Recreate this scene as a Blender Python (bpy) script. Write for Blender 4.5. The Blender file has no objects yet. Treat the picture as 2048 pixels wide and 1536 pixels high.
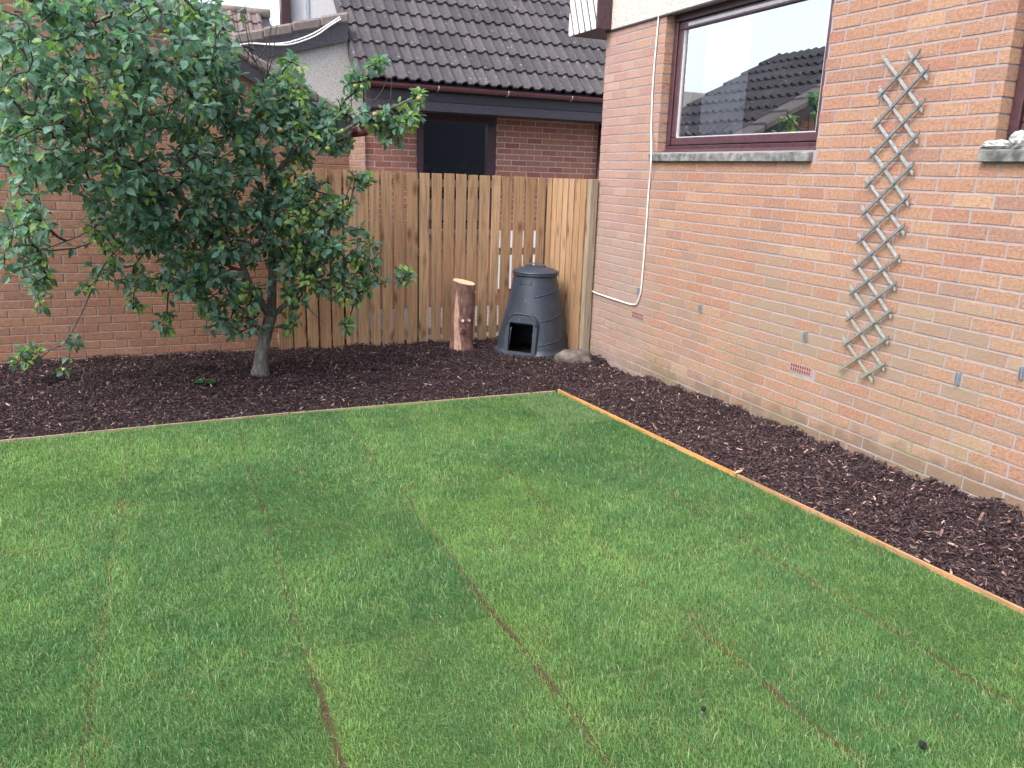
import bpy, bmesh, math, random
import numpy as np
from mathutils import Vector, Matrix, noise
R = math.radians
random.seed(7); rng = np.random.default_rng(11)
sc = bpy.context.scene
col = sc.collection

# ------------------------------------------------------------------ camera
CAM = np.array([-3.7225, -5.1541, 1.7302]); FPX = 1603.86
YAW, PIT, ROL = R(23.2435), R(14.8141), R(1.9201)
FW = np.array([math.sin(YAW)*math.cos(PIT), math.cos(YAW)*math.cos(PIT), -math.sin(PIT)])
_r = np.array([math.cos(YAW), -math.sin(YAW), 0.0]); _u = np.cross(_r, FW)
RT = math.cos(ROL)*_r + math.sin(ROL)*_u
UP = -math.sin(ROL)*_r + math.cos(ROL)*_u
cd = bpy.data.cameras.new('camera'); cam = bpy.data.objects.new('camera', cd); col.objects.link(cam)
cd.sensor_width = 36; cd.lens = FPX/2048*36; cd.clip_end = 1500; cd.clip_start = .05
M = Matrix(((RT[0], UP[0], -FW[0]), (RT[1], UP[1], -FW[1]), (RT[2], UP[2], -FW[2]))).to_4x4()
M.translation = Vector(CAM); cam.matrix_world = M
sc.camera = cam
# ------------------------------------------------------------------ sky, sun, exposure
SUN_EL, SUN_AZ = 52, 250          # azimuth clockwise from +Y: light comes from the left and a little behind
w = bpy.data.worlds.new('World'); sc.world = w; w.use_nodes = True
nt = w.node_tree; nt.nodes.clear()
sky = nt.nodes.new('ShaderNodeTexSky'); sky.sky_type = 'NISHITA'; sky.sun_disc = False
sky.sun_elevation = R(SUN_EL); sky.sun_rotation = R(SUN_AZ); sky.air_density = 1.0; sky.dust_density = 3.5; sky.ozone_density = 1
hs = nt.nodes.new('ShaderNodeHueSaturation'); hs.inputs['Saturation'].default_value = .72
bg = nt.nodes.new('ShaderNodeBackground'); bg.inputs['Strength'].default_value = .15
ow = nt.nodes.new('ShaderNodeOutputWorld')
nt.links.new(sky.outputs[0], hs.inputs['Color']); nt.links.new(hs.outputs[0], bg.inputs['Color']); nt.links.new(bg.outputs[0], ow.inputs['Surface'])
sd = bpy.data.lights.new('sun', 'SUN'); sd.energy = .75; sd.angle = R(40); sd.color = (1, .97, .93)
sun = bpy.data.objects.new('sun', sd); col.objects.link(sun)
sv = Vector((math.sin(R(SUN_AZ))*math.cos(R(SUN_EL)), math.cos(R(SUN_AZ))*math.cos(R(SUN_EL)), math.sin(R(SUN_EL))))
sun.rotation_euler = sv.to_track_quat('Z', 'Y').to_euler(); sun.location = (0, 0, 12)
sc.view_settings.view_transform = 'Standard'; sc.view_settings.look = 'None'
sc.view_settings.gamma = 1; sc.view_settings.use_curve_mapping = False
sc.view_settings.exposure = 1.72

# ------------------------------------------------------------------ helpers
def ray(x, y): return FW + RT*(x-1024)/FPX - UP*(y-768)/FPX
def onX(x, y, X=0.): d = ray(x, y); return Vector(CAM + d*((X-CAM[0])/d[0]))
def onY(x, y, Y): d = ray(x, y); return Vector(CAM + d*((Y-CAM[1])/d[1]))
def LZ(y): return .03*(.58-y) if y < .58 else 0.
def onL(x, y, up=0.):
    d = ray(x, y); t = (-.02-CAM[2])/d[2]
    for _ in range(8):
        P = CAM+d*t; t = (LZ(P[1])+up-CAM[2])/d[2]
    return Vector(CAM+d*t)
def proj(P):
    d = np.array(P)-CAM; z = d@FW
    return 1024+FPX*(d@RT)/z, 768-FPX*(d@UP)/z, z

def mesh_np(name, V, F, mat, smooth=False):
    me = bpy.data.meshes.new(name); me.from_pydata([tuple(v) for v in V], [], [tuple(f) for f in F])
    if mat:
        for m in (mat if isinstance(mat, (list, tuple)) else [mat]): me.materials.append(m)
    if smooth: me.polygons.foreach_set('use_smooth', [True]*len(me.polygons))
    me.update(); return me
def big_mesh(name, V, nv, faces, mat, tint=None, smooth=False):
    """V (n,nv,3): n copies of a piece with nv verts, faces = list of equal-length index tuples"""
    n = V.shape[0]; F = np.array(faces); k = F.shape[1]
    allf = (F[None]+np.arange(n)[:, None, None]*nv).reshape(-1, k)
    me = bpy.data.meshes.new(name)
    me.vertices.add(n*nv); me.vertices.foreach_set('co', V.reshape(-1).astype(np.float32))
    me.loops.add(allf.size); me.loops.foreach_set('vertex_index', allf.reshape(-1).astype(np.int32))
    me.polygons.add(len(allf)); me.polygons.foreach_set('loop_start', np.arange(0, allf.size, k, dtype=np.int32))
    try: me.polygons.foreach_set('loop_total', np.full(len(allf), k, dtype=np.int32))
    except Exception: pass
    me.polygons.foreach_set('use_smooth', np.full(len(allf), smooth))
    me.materials.append(mat); me.update(calc_edges=True)
    if tint is not None:
        a = me.attributes.new('tint', 'FLOAT_COLOR', 'POINT')
        t = np.ones((n, nv, 4), np.float32); t[..., :3] = tint[:, None, :] if tint.ndim == 2 else tint
        a.data.foreach_set('color', t.reshape(-1))
    return me
def link(name, me, parent=None, label=None, cat=None, group=None, kind=None, loc=None, mw=None):
    o = bpy.data.objects.new(name, me); col.objects.link(o)
    if parent: o.parent = parent
    if loc is not None: o.location = loc
    if mw is not None: o.matrix_local = mw
    for k, v in (('label', label), ('category', cat), ('group', group), ('kind', kind)):
        if v: o[k] = v
    return o
ORG = {}
def thing(name, label, cat, loc=(0, 0, 0), group=None):
    o = link(name, None, label=label, cat=cat, group=group, loc=loc); ORG[o.name] = Vector(loc); return o
class MB:
    def __init__(s): s.v = []; s.f = []; s.mi = []; s.cur = 0
    def add(s, V, F):
        n = len(s.v); s.v += [tuple(v) for v in V]; s.f += [tuple(i+n for i in f) for f in F]; s.mi += [s.cur]*len(F)
    def box(s, x0, x1, y0, y1, z0, z1):
        V = [(x, y, z) for z in (z0, z1) for y in (y0, y1) for x in (x0, x1)]
        s.add(V, [(0, 2, 3, 1), (4, 5, 7, 6), (0, 1, 5, 4), (2, 6, 7, 3), (0, 4, 6, 2), (1, 3, 7, 5)])
    def prism(s, poly, vec):
        n = len(poly); P = [Vector(p) for p in poly]; Q = [p+Vector(vec) for p in P]
        s.add(P+Q, [tuple(range(n))[::-1], tuple(range(n, 2*n))]+[(i, (i+1) % n, n+(i+1) % n, n+i) for i in range(n)])
    def beam(s, a, b, wdt, thk, nrm):
        """rectangular bar from a to b; nrm = direction of the thickness"""
        a = Vector(a); b = Vector(b); d = (b-a).normalized(); n = Vector(nrm); n = (n-d*n.dot(d)).normalized(); t = d.cross(n)
        V = [p+t*(i*wdt/2)+n*(j*thk/2) for p in (a, b) for i, j in ((-1, -1), (1, -1), (1, 1), (-1, 1))]
        s.add(V, [(0, 1, 2, 3), (7, 6, 5, 4), (0, 4, 5, 1), (1, 5, 6, 2), (2, 6, 7, 3), (3, 7, 4, 0)])
    def tube(s, pts, rad, sides=8, cap=True):
        pts = [Vector(p) for p in pts]; n = len(pts)
        if not hasattr(rad, '__len__'): rad = [rad]*n
        d = (pts[1]-pts[0]).normalized(); a = d.orthogonal().normalized(); rings = []
        for i, p in enumerate(pts):
            d = (pts[min(i+1, n-1)]-pts[max(i-1, 0)]).normalized(); a = (a-d*a.dot(d)).normalized(); b = d.cross(a)
            rings.append([p+(a*math.cos(2*math.pi*k/sides)+b*math.sin(2*math.pi*k/sides))*rad[i] for k in range(sides)])
        V = [v for r in rings for v in r]
        F = [(i*sides+k, i*sides+(k+1) % sides, (i+1)*sides+(k+1) % sides, (i+1)*sides+k) for i in range(n-1) for k in range(sides)]
        if cap: F += [tuple(range(sides))[::-1], tuple(range((n-1)*sides, n*sides))]
        s.add(V, F)
    def mesh(s, name, mat, smooth=False, bev=0, org=None):
        if org is not None: s.v = [tuple(Vector(v)-org) for v in s.v]
        me = mesh_np(name, s.v, s.f, mat, smooth)
        if isinstance(mat, (list, tuple)): me.polygons.foreach_set('material_index', s.mi)
        if bev:
            bm = bmesh.new(); bm.from_mesh(me)
            bmesh.ops.bevel(bm, geom=[e for e in bm.edges if e.is_manifold and e.calc_face_angle(0) > .6], offset=bev, segments=1, affect='EDGES')
            bm.to_mesh(me); bm.free()
        bm = bmesh.new(); bm.from_mesh(me); bmesh.ops.recalc_face_normals(bm, faces=bm.faces); bm.to_mesh(me); bm.free()
        return me
    def part(s, name, mat, parent, smooth=False, bev=0, **kw):
        return link(name, s.mesh(name, mat, smooth, bev, world_org(parent)), parent, **kw)
    def top(s, name, mat, label, cat, smooth=False, bev=0, group=None, kind=None):
        V = np.array(s.v); org = Vector(((V[:, 0].min()+V[:, 0].max())/2, (V[:, 1].min()+V[:, 1].max())/2, V[:, 2].min()))
        o = link(name, s.mesh(name, mat, smooth, bev, org), None, label, cat, group, kind, loc=org); ORG[o.name] = org; return o
def world_org(o):
    return ORG.get(o.name, world_org(o.parent) if o.parent else Vector((0, 0, 0)))

# ------------------------------------------------------------------ materials
class N:
    def __init__(s, name):
        s.m = bpy.data.materials.new(name); s.m.use_nodes = True; s.t = s.m.node_tree; s.t.nodes.clear()
        s.out = s.n('ShaderNodeOutputMaterial'); s.b = s.n('ShaderNodeBsdfPrincipled'); s.l(s.b.outputs[0], s.out.inputs[0])
    def n(s, t, **k):
        o = s.t.nodes.new(t)
        for a, b in k.items(): setattr(o, a, b)
        return o
    def l(s, a, b): s.t.links.new(a, b)
    def pos(s, scale=(1, 1, 1), obj=False):
        mp = s.n('ShaderNodeMapping'); mp.inputs['Scale'].default_value = scale
        if obj: s.l(s.n('ShaderNodeTexCoord').outputs['Object'], mp.inputs['Vector'])
        else: s.l(s.n('ShaderNodeNewGeometry').outputs['Position'], mp.inputs['Vector'])
        return mp.outputs[0]
    def noise(s, scale, detail=3, vec=None, rough=.5, dist=0):
        t = s.n('ShaderNodeTexNoise'); t.inputs['Scale'].default_value = scale; t.inputs['Detail'].default_value = detail
        t.inputs['Roughness'].default_value = rough; t.inputs['Distortion'].default_value = dist
        s.l(vec if vec is not None else s.pos(), t.inputs['Vector']); return t.outputs['Fac']
    def voro(s, scale, vec=None, feature='F1', rnd=1):
        t = s.n('ShaderNodeTexVoronoi', feature=feature); t.inputs['Scale'].default_value = scale; t.inputs['Randomness'].default_value = rnd
        s.l(vec if vec is not None else s.pos(), t.inputs['Vector']); return t
    def ramp(s, f, stops, interp='LINEAR'):
        r = s.n('ShaderNodeValToRGB'); r.color_ramp.interpolation = interp; e = r.color_ramp.elements
        while len(e) < len(stops): e.new(.5)
        for i, (p, c) in enumerate(stops):
            e[i].position = p; e[i].color = (*c, 1) if hasattr(c, '__len__') else (c, c, c, 1)
        s.l(f, r.inputs[0]); return r.outputs[0]
    def mix(s, f, a, b, mode='MIX'):
        m = s.n('ShaderNodeMix', data_type='RGBA', blend_type=mode)
        for v, i in ((f, 0), (a, 6), (b, 7)):
            if hasattr(v, 'node'): s.l(v, m.inputs[i])
            elif i == 0: m.inputs[0].default_value = v
            else: m.inputs[i].default_value = (*v, 1) if hasattr(v, '__len__') else (v, v, v, 1)
        return m.outputs[2]
    def math(s, op, a, b=0.):
        m = s.n('ShaderNodeMath', operation=op)
        for v, i in ((a, 0), (b, 1)):
            if hasattr(v, 'node'): s.l(v, m.inputs[i])
            else: m.inputs[i].default_value = v
        return m.outputs[0]
    def z(s, axis=2):
        x = s.n('ShaderNodeSeparateXYZ'); s.l(s.n('ShaderNodeNewGeometry').outputs['Position'], x.inputs[0]); return x.outputs[axis]
    def rnd(s):
        a = s.n('ShaderNodeObjectInfo').outputs['Random']; b = s.n('ShaderNodeNewGeometry').outputs['Random Per Island']
        return s.math('FRACT', s.math('ADD', a, b))
    def bump(s, h, strength=.5, dist=.01):
        b = s.n('ShaderNodeBump'); b.inputs['Strength'].default_value = strength; b.inputs['Distance'].default_value = dist
        s.l(h, b.inputs['Height']); s.l(b.outputs[0], s.b.inputs['Normal'])
    def done(s, colr, rough=.8, spec=.3):
        if hasattr(colr, 'node'): s.l(colr, s.b.inputs['Base Color'])
        else: s.b.inputs['Base Color'].default_value = (*colr, 1)
        if hasattr(rough, 'node'): s.l(rough, s.b.inputs['Roughness'])
        else: s.b.inputs['Roughness'].default_value = rough
        s.b.inputs['Specular IOR Level'].default_value = spec
        return s.m

def brick_mat(name, tones, patina=False, bumps=.6, dark=None):
    n = N(name); c = n.ramp(n.rnd(), tones, 'LINEAR')
    mot = n.noise(55, 4, n.pos(), .6); c = n.mix(.55, c, n.ramp(mot, [(.3, .5), (.7, 1.35)]), 'MULTIPLY')
    spk = n.noise(240, 2); c = n.mix(n.ramp(spk, [(.62, 0), (.72, .35)]), c, (.62, .45, .33))
    if patina:
        big = n.noise(1.6, 4, n.pos(), .6)
        zz = n.z(); band = n.ramp(n.math('MULTIPLY', zz, .5), [(.02, .85), (.12, .5), (.24, .45), (.34, .85), (.52, .7), (.68, .12), (1, 0)])
        f = n.math('MULTIPLY', n.ramp(n.math('ADD', n.math('MULTIPLY', big, .75), n.math('MULTIPLY', n.rnd(), .25)), [(.36, 0), (.6, 1)]), band)
        c = n.mix(f, c, (.285, .225, .165))
        alg = n.noise(2.6, 5, n.pos((1, 1, 1.6)), .7); lowz = n.ramp(n.math('MULTIPLY', zz, .5), [(.1, 1), (.38, .3), (.45, 0)])
        c = n.mix(n.math('MULTIPLY', n.ramp(alg, [(.52, 0), (.72, .55)]), lowz), c, (.17, .17, .07))
        sp_ = n.math('SUBTRACT', n.z(), n.math('MULTIPLY', n.noise(9, 4), .30)); c = n.mix(n.ramp(n.math('ADD', n.math('MULTIPLY', n.z(1), .045), sp_), [(-.0, .6), (.09, 0)]), c, (.15, .115, .085))
        yy = n.math('MULTIPLY', n.math('ADD', n.z(1), n.math('MULTIPLY', n.noise(2.3, 3), .9)), .5)
        c = n.mix(n.ramp(yy, [(.45, 0), (.8, .4)]), c, (.40, .29, .28))      # pale sheen and flare painted into the bricks towards the far corner
        sp = n.voro(9); c = n.mix(n.ramp(sp.outputs['Distance'], [(.014, .8), (.03, 0)]), c, (.75, .7, .65))
    h = n.math('ADD', n.noise(75, 4, n.pos((1, 1, 2.6)), .65, .6), n.math('MULTIPLY', n.noise(260, 2), .4))
    n.bump(h, bumps, .012)
    return n.done(c, .92, .2)
M_brick = brick_mat('rustic_orange_brick', [(0, (.35, .19, .13)), (.2, (.385, .225, .155)), (.45, (.365, .205, .14)), (.6, (.40, .24, .16)), (.75, (.32, .19, .145)), (.9, (.355, .18, .13)), (1, (.44, .285, .185))], True, .75)
M_brick2 = brick_mat('smooth_red_brick', [(0, (.255, .13, .085)), (.3, (.29, .15, .098)), (.6, (.27, .14, .09)), (.85, (.24, .12, .08)), (1, (.30, .165, .108))], False, .35)
M_brick3 = brick_mat('neighbour_brick', [(0, (.32, .13, .085)), (.3, (.36, .165, .105)), (.7, (.34, .15, .095)), (1, (.28, .10, .07))], False, .35)
M_brick4 = brick_mat('pale_brick', [(0, (.50, .27, .17)), (1, (.56, .32, .21))], False, .3)
def mortar(name, c0, c1, green=False):
    n = N(name); c = n.mix(n.noise(14, 4), c0, c1)
    if green:
        zz = n.ramp(n.math('MULTIPLY', n.z(), .5), [(.05, 1), (.3, .7), (.42, 0)])
        c = n.mix(n.math('MULTIPLY', zz, n.ramp(n.noise(3.1, 4), [(.45, 0), (.65, .8)])), c, (.16, .19, .08))
    n.bump(n.noise(180, 3), .5, .005); return n.done(c, .95, .1)
M_mort = mortar('pale_mortar', (.25, .22, .225), (.335, .30, .31), True)
M_mort2 = mortar('grey_mortar', (.26, .23, .23), (.36, .31, .30))
M_mort3 = mortar('lilac_mortar', (.48, .42, .45), (.58, .52, .54))
def dash():
    n = N('pebble_dash'); v = n.voro(130); c = n.ramp(v.outputs['Color'], [(0, (.60, .57, .52)), (.5, (.70, .67, .62)), (.8, (.42, .36, .30)), (1, (.76, .74, .70))])
    c = n.mix(n.ramp(n.noise(170, 2), [(.56, 0), (.66, .8)]), c, (.20, .17, .15))
    n.bump(v.outputs['Distance'], .9, .01); return n.done(c, .9, .2)
M_dash = dash()
def tile(name, a, b):
    n = N(name); c = n.mix(n.rnd(), a, b); c = n.mix(.6, c, n.ramp(n.noise(22, 5, None, .65), [(.3, .6), (.7, 1.35)]), 'MULTIPLY')
    lv = n.voro(11); c = n.mix(n.math('MULTIPLY', n.ramp(lv.outputs['Distance'], [(.13, .9), (.19, 0)]), n.ramp(n.noise(5, 2), [(.5, 0), (.6, 1)])), c, (.2, .2, .2))
    c = n.mix(n.ramp(n.noise(90, 3), [(.6, 0), (.72, .5)]), c, (.12, .115, .11))
    n.bump(n.noise(150, 4), .6, .006); return n.done(c, .9, .25)
M_tile = tile('grey_concrete_tile', (.055, .050, .054), (.082, .074, .078))
M_tile2 = tile('far_brown_tile', (.13, .10, .10), (.17, .135, .13))
M_verge = tile('verge_tile', (.15, .125, .115), (.20, .165, .15))
def plain(name, c, rough=.5, var=.15, spec=.4, sc_=30, bump=.15):
    n = N(name); k = n.mix(1, c, n.ramp(n.noise(sc_, 4), [(.3, 1-var), (.7, 1+var)]), 'MULTIPLY'); n.bump(n.noise(sc_*5, 3), bump, .003)
    return n.done(k, rough, spec)
def wood(name, a, b, dark, axis=2, knots=True):
    n = N(name); r = n.rnd()
    off = n.n('ShaderNodeVectorMath', operation='ADD'); sc3 = n.n('ShaderNodeCombineXYZ')
    for i in range(3): n.l(n.math('MULTIPLY', r, 37.+i*11), sc3.inputs[i])
    n.l(n.n('ShaderNodeNewGeometry').outputs['Position'], off.inputs[0]); n.l(sc3.outputs[0], off.inputs[1])
    s = [55., 55., 55.]; s[axis] = 2.2
    mp = n.n('ShaderNodeMapping'); mp.inputs['Scale'].default_value = s; n.l(off.outputs[0], mp.inputs[0])
    g = n.noise(1, 5, mp.outputs[0], .6, 1.2)
    s2 = [9., 9., 9.]; s2[axis] = .9
    mp2 = n.n('ShaderNodeMapping'); mp2.inputs['Scale'].default_value = s2; n.l(off.outputs[0], mp2.inputs[0])
    g2 = n.noise(1, 3, mp2.outputs[0], .5, 1.5)
    c = n.mix(n.ramp(r, [(0, 0), (.25, .2), (.5, .9), (.7, .35), (.85, 1), (1, 0)]), a, b); c = n.mix(n.ramp(g2, [(.35, 0), (.65, .7)]), c, dark)
    c = n.mix(1, c, n.ramp(g, [(.3, .55), (.5, 1), (.7, 1.25)]), 'MULTIPLY')
    if knots:
        s3 = [8., 8., 8.]; s3[axis] = 3.2
        mp3 = n.n('ShaderNodeMapping'); mp3.inputs['Scale'].default_value = s3; n.l(off.outputs[0], mp3.inputs[0])
        v = n.voro(1, mp3.outputs[0]); c = n.mix(n.ramp(v.outputs['Distance'], [(.08, .9), (.14, .55), (.3, 0)]), c, (.13, .06, .03))
    n.bump(g, .35, .004); return n.done(c, .75, .25)
M_fence = wood('treated_pine', (.45, .285, .165), (.30, .165, .09), (.27, .185, .105))
M_rail = wood('treated_rail', (.38, .25, .14), (.38, .25, .14), (.27, .2, .12), 0, False)
M_post = wood('grey_post', (.30, .24, .17), (.30, .24, .17), (.22, .18, .13))
M_edge = wood('orange_edging', (.48, .22, .07), (.40, .20, .08), (.48, .25, .11), 1, False)
M_edgeb = wood('tan_edging', (.42, .22, .10), (.36, .19, .09), (.25, .16, .10), 1, False)
M_edge2 = wood('pale_edging', (.38, .28, .18), (.32, .24, .16), (.3, .23, .15), 0, False)
def trel(k=1.):
    n = N('weathered_trellis'); g = n.noise(1, 5, n.pos((60, 60, 60)), .7); r = n.rnd()
    c = n.ramp(g, [(.3, (.17*k, .18*k, .17*k)), (.55, (.29*k, .31*k, .32*k)), (.75, (.45*k, .47*k, .48*k))])
    lowz = n.ramp(n.math('MULTIPLY', n.z(), .4), [(.22, 1), (.48, 0)]); c = n.mix(n.math('MULTIPLY', lowz, .6), c, (.22, .235, .14))
    n.bump(g, .4, .003); return n.done(c, .85, .2)
M_trel = trel(); M_trel2 = trel(.55)
M_brown = plain('brown_stained_wood', (.055, .024, .030), .38, .3, .5)
M_brownfr = plain('brown_window_frame', (.072, .035, .043), .33, .2, .5)
M_black = plain('dark_barge_board', (.034, .029, .036), .4, .2)
M_fascia = plain('dark_fascia_board', (.05, .044, .055), .42, .3)
M_gutter = plain('brown_plastic_gutter', (.12, .04, .042), .3, .2, .5)
M_white = plain('white_plastic', (.78, .78, .8), .4, .05)
M_bead = plain('grey_bead', (.5, .48, .52), .4, .1)
M_clad = plain('white_painted_cladding', (.58, .58, .55), .5, .06)
M_stone = plain('concrete_sill', (.16, .16, .155), .9, .55, .2, 18, .8)
M_mlump = plain('mortar_lump', (.34, .35, .345), .95, .3, .1, 40, 1)
M_cable = plain('white_cable', (.72, .70, .66), .5, .1)
M_metal = plain('galvanised_bracket', (.30, .36, .42), .4, .2); M_metal.node_tree.nodes['Principled BSDF'].inputs['Metallic'].default_value = .5
M_vent = plain('terracotta_air_brick', (.32, .19, .18), .8, .15)
M_hole = plain('red_vent_hole', (.10, .02, .02), .9, .1)
M_room = plain('dim_room', (.035, .035, .042), .9, .2)
M_curt = plain('pale_curtain', (.75, .8, .84), .8, .05)
M_soil = plain('soil', (.022, .019, .018), .95, .4, .1, 25, 1)
M_path = plain('paving', (.25, .24, .23), .9, .3, .2, 8, .5)
def glass(name, refl, tintc):
    n = N(name); t = n.t; gl = n.n('ShaderNodeBsdfGlossy'); gl.inputs['Roughness'].default_value = .01; gl.inputs['Color'].default_value = (.93, .96, 1, 1)
    tr = n.n('ShaderNodeBsdfTransparent'); tr.inputs['Color'].default_value = (*tintc, 1)
    fr = n.n('ShaderNodeFresnel'); fr.inputs['IOR'].default_value = 1.5
    f = n.math('ADD', n.math('MULTIPLY', fr.outputs[0], 1.8), refl)
    mx = n.n('ShaderNodeMixShader'); n.l(f, mx.inputs[0]); n.l(tr.outputs[0], mx.inputs[1]); n.l(gl.outputs[0], mx.inputs[2]); n.l(mx.outputs[0], n.out.inputs[0])
    bm_ = n.n('ShaderNodeBump'); bm_.inputs['Strength'].default_value = .02; n.l(n.noise(1.2, 1), bm_.inputs['Height']); n.l(bm_.outputs[0], gl.inputs['Normal'])
    return n.m
M_glass = glass('coated_glass', .50, (1, 1, 1))
M_glass2 = glass('old_glass', .38, (.5, .5, .55))

def curt_mat():
    n = N('voile_curtain'); n.done((.82, .86, .9), .8, .1); tr = n.n('ShaderNodeBsdfTranslucent'); tr.inputs['Color'].default_value = (.9, .94, .98, 1); mx = n.n('ShaderNodeMixShader'); mx.inputs[0].default_value = .5
    n.l(n.b.outputs[0], mx.inputs[1]); n.l(tr.outputs[0], mx.inputs[2]); n.l(mx.outputs[0], n.out.inputs[0]); return n.m
M_curt = curt_mat()
def tinted(name, rough=.6, spec=.3, transl=0., var=0):
    n = N(name); a = n.n('ShaderNodeAttribute'); a.attribute_name = 'tint'; c = a.outputs['Color']
    if var: c = n.mix(1, c, n.ramp(n.noise(var, 3), [(.3, .75), (.7, 1.2)]), 'MULTIPLY')
    n.done(c, rough, spec)
    if transl:
        tr = n.n('ShaderNodeBsdfTranslucent'); c2 = n.mix(1, c, (1.1, 1.3, .75), 'MULTIPLY'); n.l(c2, tr.inputs['Color'])
        mx = n.n('ShaderNodeMixShader'); mx.inputs[0].default_value = transl
        n.l(n.b.outputs[0], mx.inputs[1]); n.l(tr.outputs[0], mx.inputs[2]); n.l(mx.outputs[0], n.out.inputs[0])
    return n.m
M_grass = tinted('grass_blades', .6, .3, .35)
M_chip = tinted('bark_chips', .75, .3)
M_leaf = tinted('apple_leaf', .52, .45, .42, 60)
def bark(name, a, b, c3, z=6., xy=40.):
    n = N(name); g = n.noise(1, 5, n.pos((xy, xy, z)), .65, .8); c = n.ramp(g, [(.3, a), (.55, b), (.75, c3)])
    c = n.mix(n.ramp(n.noise(7, 4), [(.5, 0), (.7, .5)]), c, (.13, .16, .08)) if name == 'apple_bark' else c
    n.bump(g, .9, .012); return n.done(c, .9, .2)
M_bark = bark('apple_bark', (.06, .052, .05), (.15, .14, .13), (.32, .31, .29), 14, 40)
M_twig = plain('twig_bark', (.045, .032, .032), .8, .3)
M_logbark = bark('log_bark', (.085, .046, .042), (.22, .12, .10), (.36, .23, .19), 12, 45)
M_cut = plain('fresh_cut_wood', (.74, .47, .30), .7, .12, .2, 20, .3)

# ------------------------------------------------------------------ bricks
def brick_geo(w_, h_, dep, rd):
    """front at local w=0, u across, v up, w outward; 12 verts"""
    j = lambda a: rd.uniform(-a, a); o = .0022
    C = [(-w_/2, -h_/2), (w_/2, -h_/2), (w_/2, h_/2), (-w_/2, h_/2)]
    mid = [(u+j(.0015), v+j(.0012), -.0022) for u, v in C]
    fr = [(m[0]-math.copysign(o, u)+j(.0008), m[1]-math.copysign(o, v)+j(.0008), j(.0006)) for m, (u, v) in zip(mid, C)]
    bk = [(m[0], m[1], -dep) for m in mid]
    return bk+mid+fr
BF = [(8, 9, 10, 11)]+[(4+i, 4+(i+1) % 4, 8+(i+1) % 4, 8+i) for i in range(4)]+[(i, (i+1) % 4, 4+(i+1) % 4, 4+i) for i in range(4)]
rb = random.Random(3)
def brick_wall(wall, plane, u0, u1, z0, z1, phase, holes, mat, limit=300, dep=.09, vis=None, zoff=0., clip=None, C=.075, proud=.0):
    """plane: function (u, z, w) -> world point, w outward. wall is the mortar object that owns the bricks."""
    std = [mesh_np('brick', brick_geo(.215, .065, dep, rb), BF, mat) for _ in range(8)]
    items = []
    n0 = int(math.floor((z0-zoff)/C)); n1 = int(math.ceil((z1-zoff)/C))
    for r in range(n0, n1):
        za = zoff+r*C+.005; zb = za+.065; zc = (za+zb)/2
        if zc < z0 or zb > z1+.012: continue
        spans = [(u0, u1)]
        for (a, b, c, d) in holes:
            if zb > c+.012 and za < d-.012:
                ns = []
                for (p, q) in spans:
                    if b <= p or a >= q: ns.append((p, q)); continue
                    if a > p: ns.append((p, a-.0))
                    if b < q: ns.append((b, q))
                spans = ns
        ph = phase+(.1125 if r % 2 else 0)
        k0 = int(math.floor((u0-ph)/.225))-1; k1 = int(math.ceil((u1-ph)/.225))+1
        for (p, q) in spans:
            for k in range(k0, k1):
                a = ph+k*.225+.005; b = a+.215; a2 = max(a, p); b2 = min(b, q)
                if b2-a2 < .035: continue
                if clip and not clip((a2+b2)/2, zc): continue
                items.append((a2, b2, za, zb))
    def key(it):
        P = plane((it[0]+it[1])/2, (it[2]+it[3])/2, 0); x, y, z = proj(P)
        ok = -20 < x < 2068 and -15 < y < 1550 and (vis is None or vis(x, y))
        return (0 if ok else 1, z)
    items.sort(key=key)
    O = world_org(wall)
    V = []
    for i, (a, b, c, d) in enumerate(items):
        full = abs((b-a)-.215) < 1e-4
        cu, cz = (a+b)/2, (c+d)/2; jw = rb.gauss(0, .0006)+proud; ju = rb.uniform(-.0015, .0015); jr = rb.uniform(-.006, .006)
        if i < limit:
            me = std[rb.randrange(8)] if full else mesh_np('brick', brick_geo(b-a, .065, dep, rb), BF, mat)
            o0 = Vector(plane(cu+ju, cz, jw)); e = [Vector(plane(cu+ju+1, cz, jw))-o0, Vector(plane(cu+ju, cz+1, jw))-o0, Vector(plane(cu+ju, cz, jw+1))-o0]
            m = Matrix((( e[0][0], e[1][0], e[2][0]), (e[0][1], e[1][1], e[2][1]), (e[0][2], e[1][2], e[2][2]))).to_4x4() @ Matrix.Rotation(jr, 4, 'Z')
            m.translation = o0-O
            link('brick', me, wall, mw=m)
        else:
            g = brick_geo(b-a, .065, dep, rb); V.append([tuple(Vector(plane(cu+u, cz+v, w_+jw))-O) for u, v, w_ in g])
    if V:
        link('remaining_bricks', big_mesh('remaining_bricks', np.array(V), 12, BF, mat), wall, kind='stuff')

# ------------------------------------------------------------------ ground, lawn
g = MB(); g.box(-600, 600, -500, 900, -.6, -.12); g.top('ground', M_path, None, None, kind='structure')
XB = [(-.83, .59), (-3.0, .575), (-9.5, .20)]
E0 = onL(1118, 779); E1 = onL(2010, 1200); dE = (E1-E0)/(E1.y-E0.y)
def edgeX(y): return E0.x+(y-E0.y)*dE.x
def backY(x):
    p = [(-.0, .595)]+XB
    for (xa, ya), (xb, yb) in zip(p, p[1:]):
        if xb <= x <= xa: return ya+(yb-ya)*(x-xa)/(xb-xa)
    return .595 if x > 0 else .2
nx, ny = 70, 60; V = []; F = []
for j in range(ny+1):
    for i in range(nx+1):
        y = -7.5+(8.08)*j/ny; x = -9+(edgeX(y)+9)*i/nx; y2 = min(y, backY(x)); V.append((x, y2, LZ(y2)-.025+.006*noise.noise(Vector((x*1.5, y*1.5, 0)))))
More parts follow.
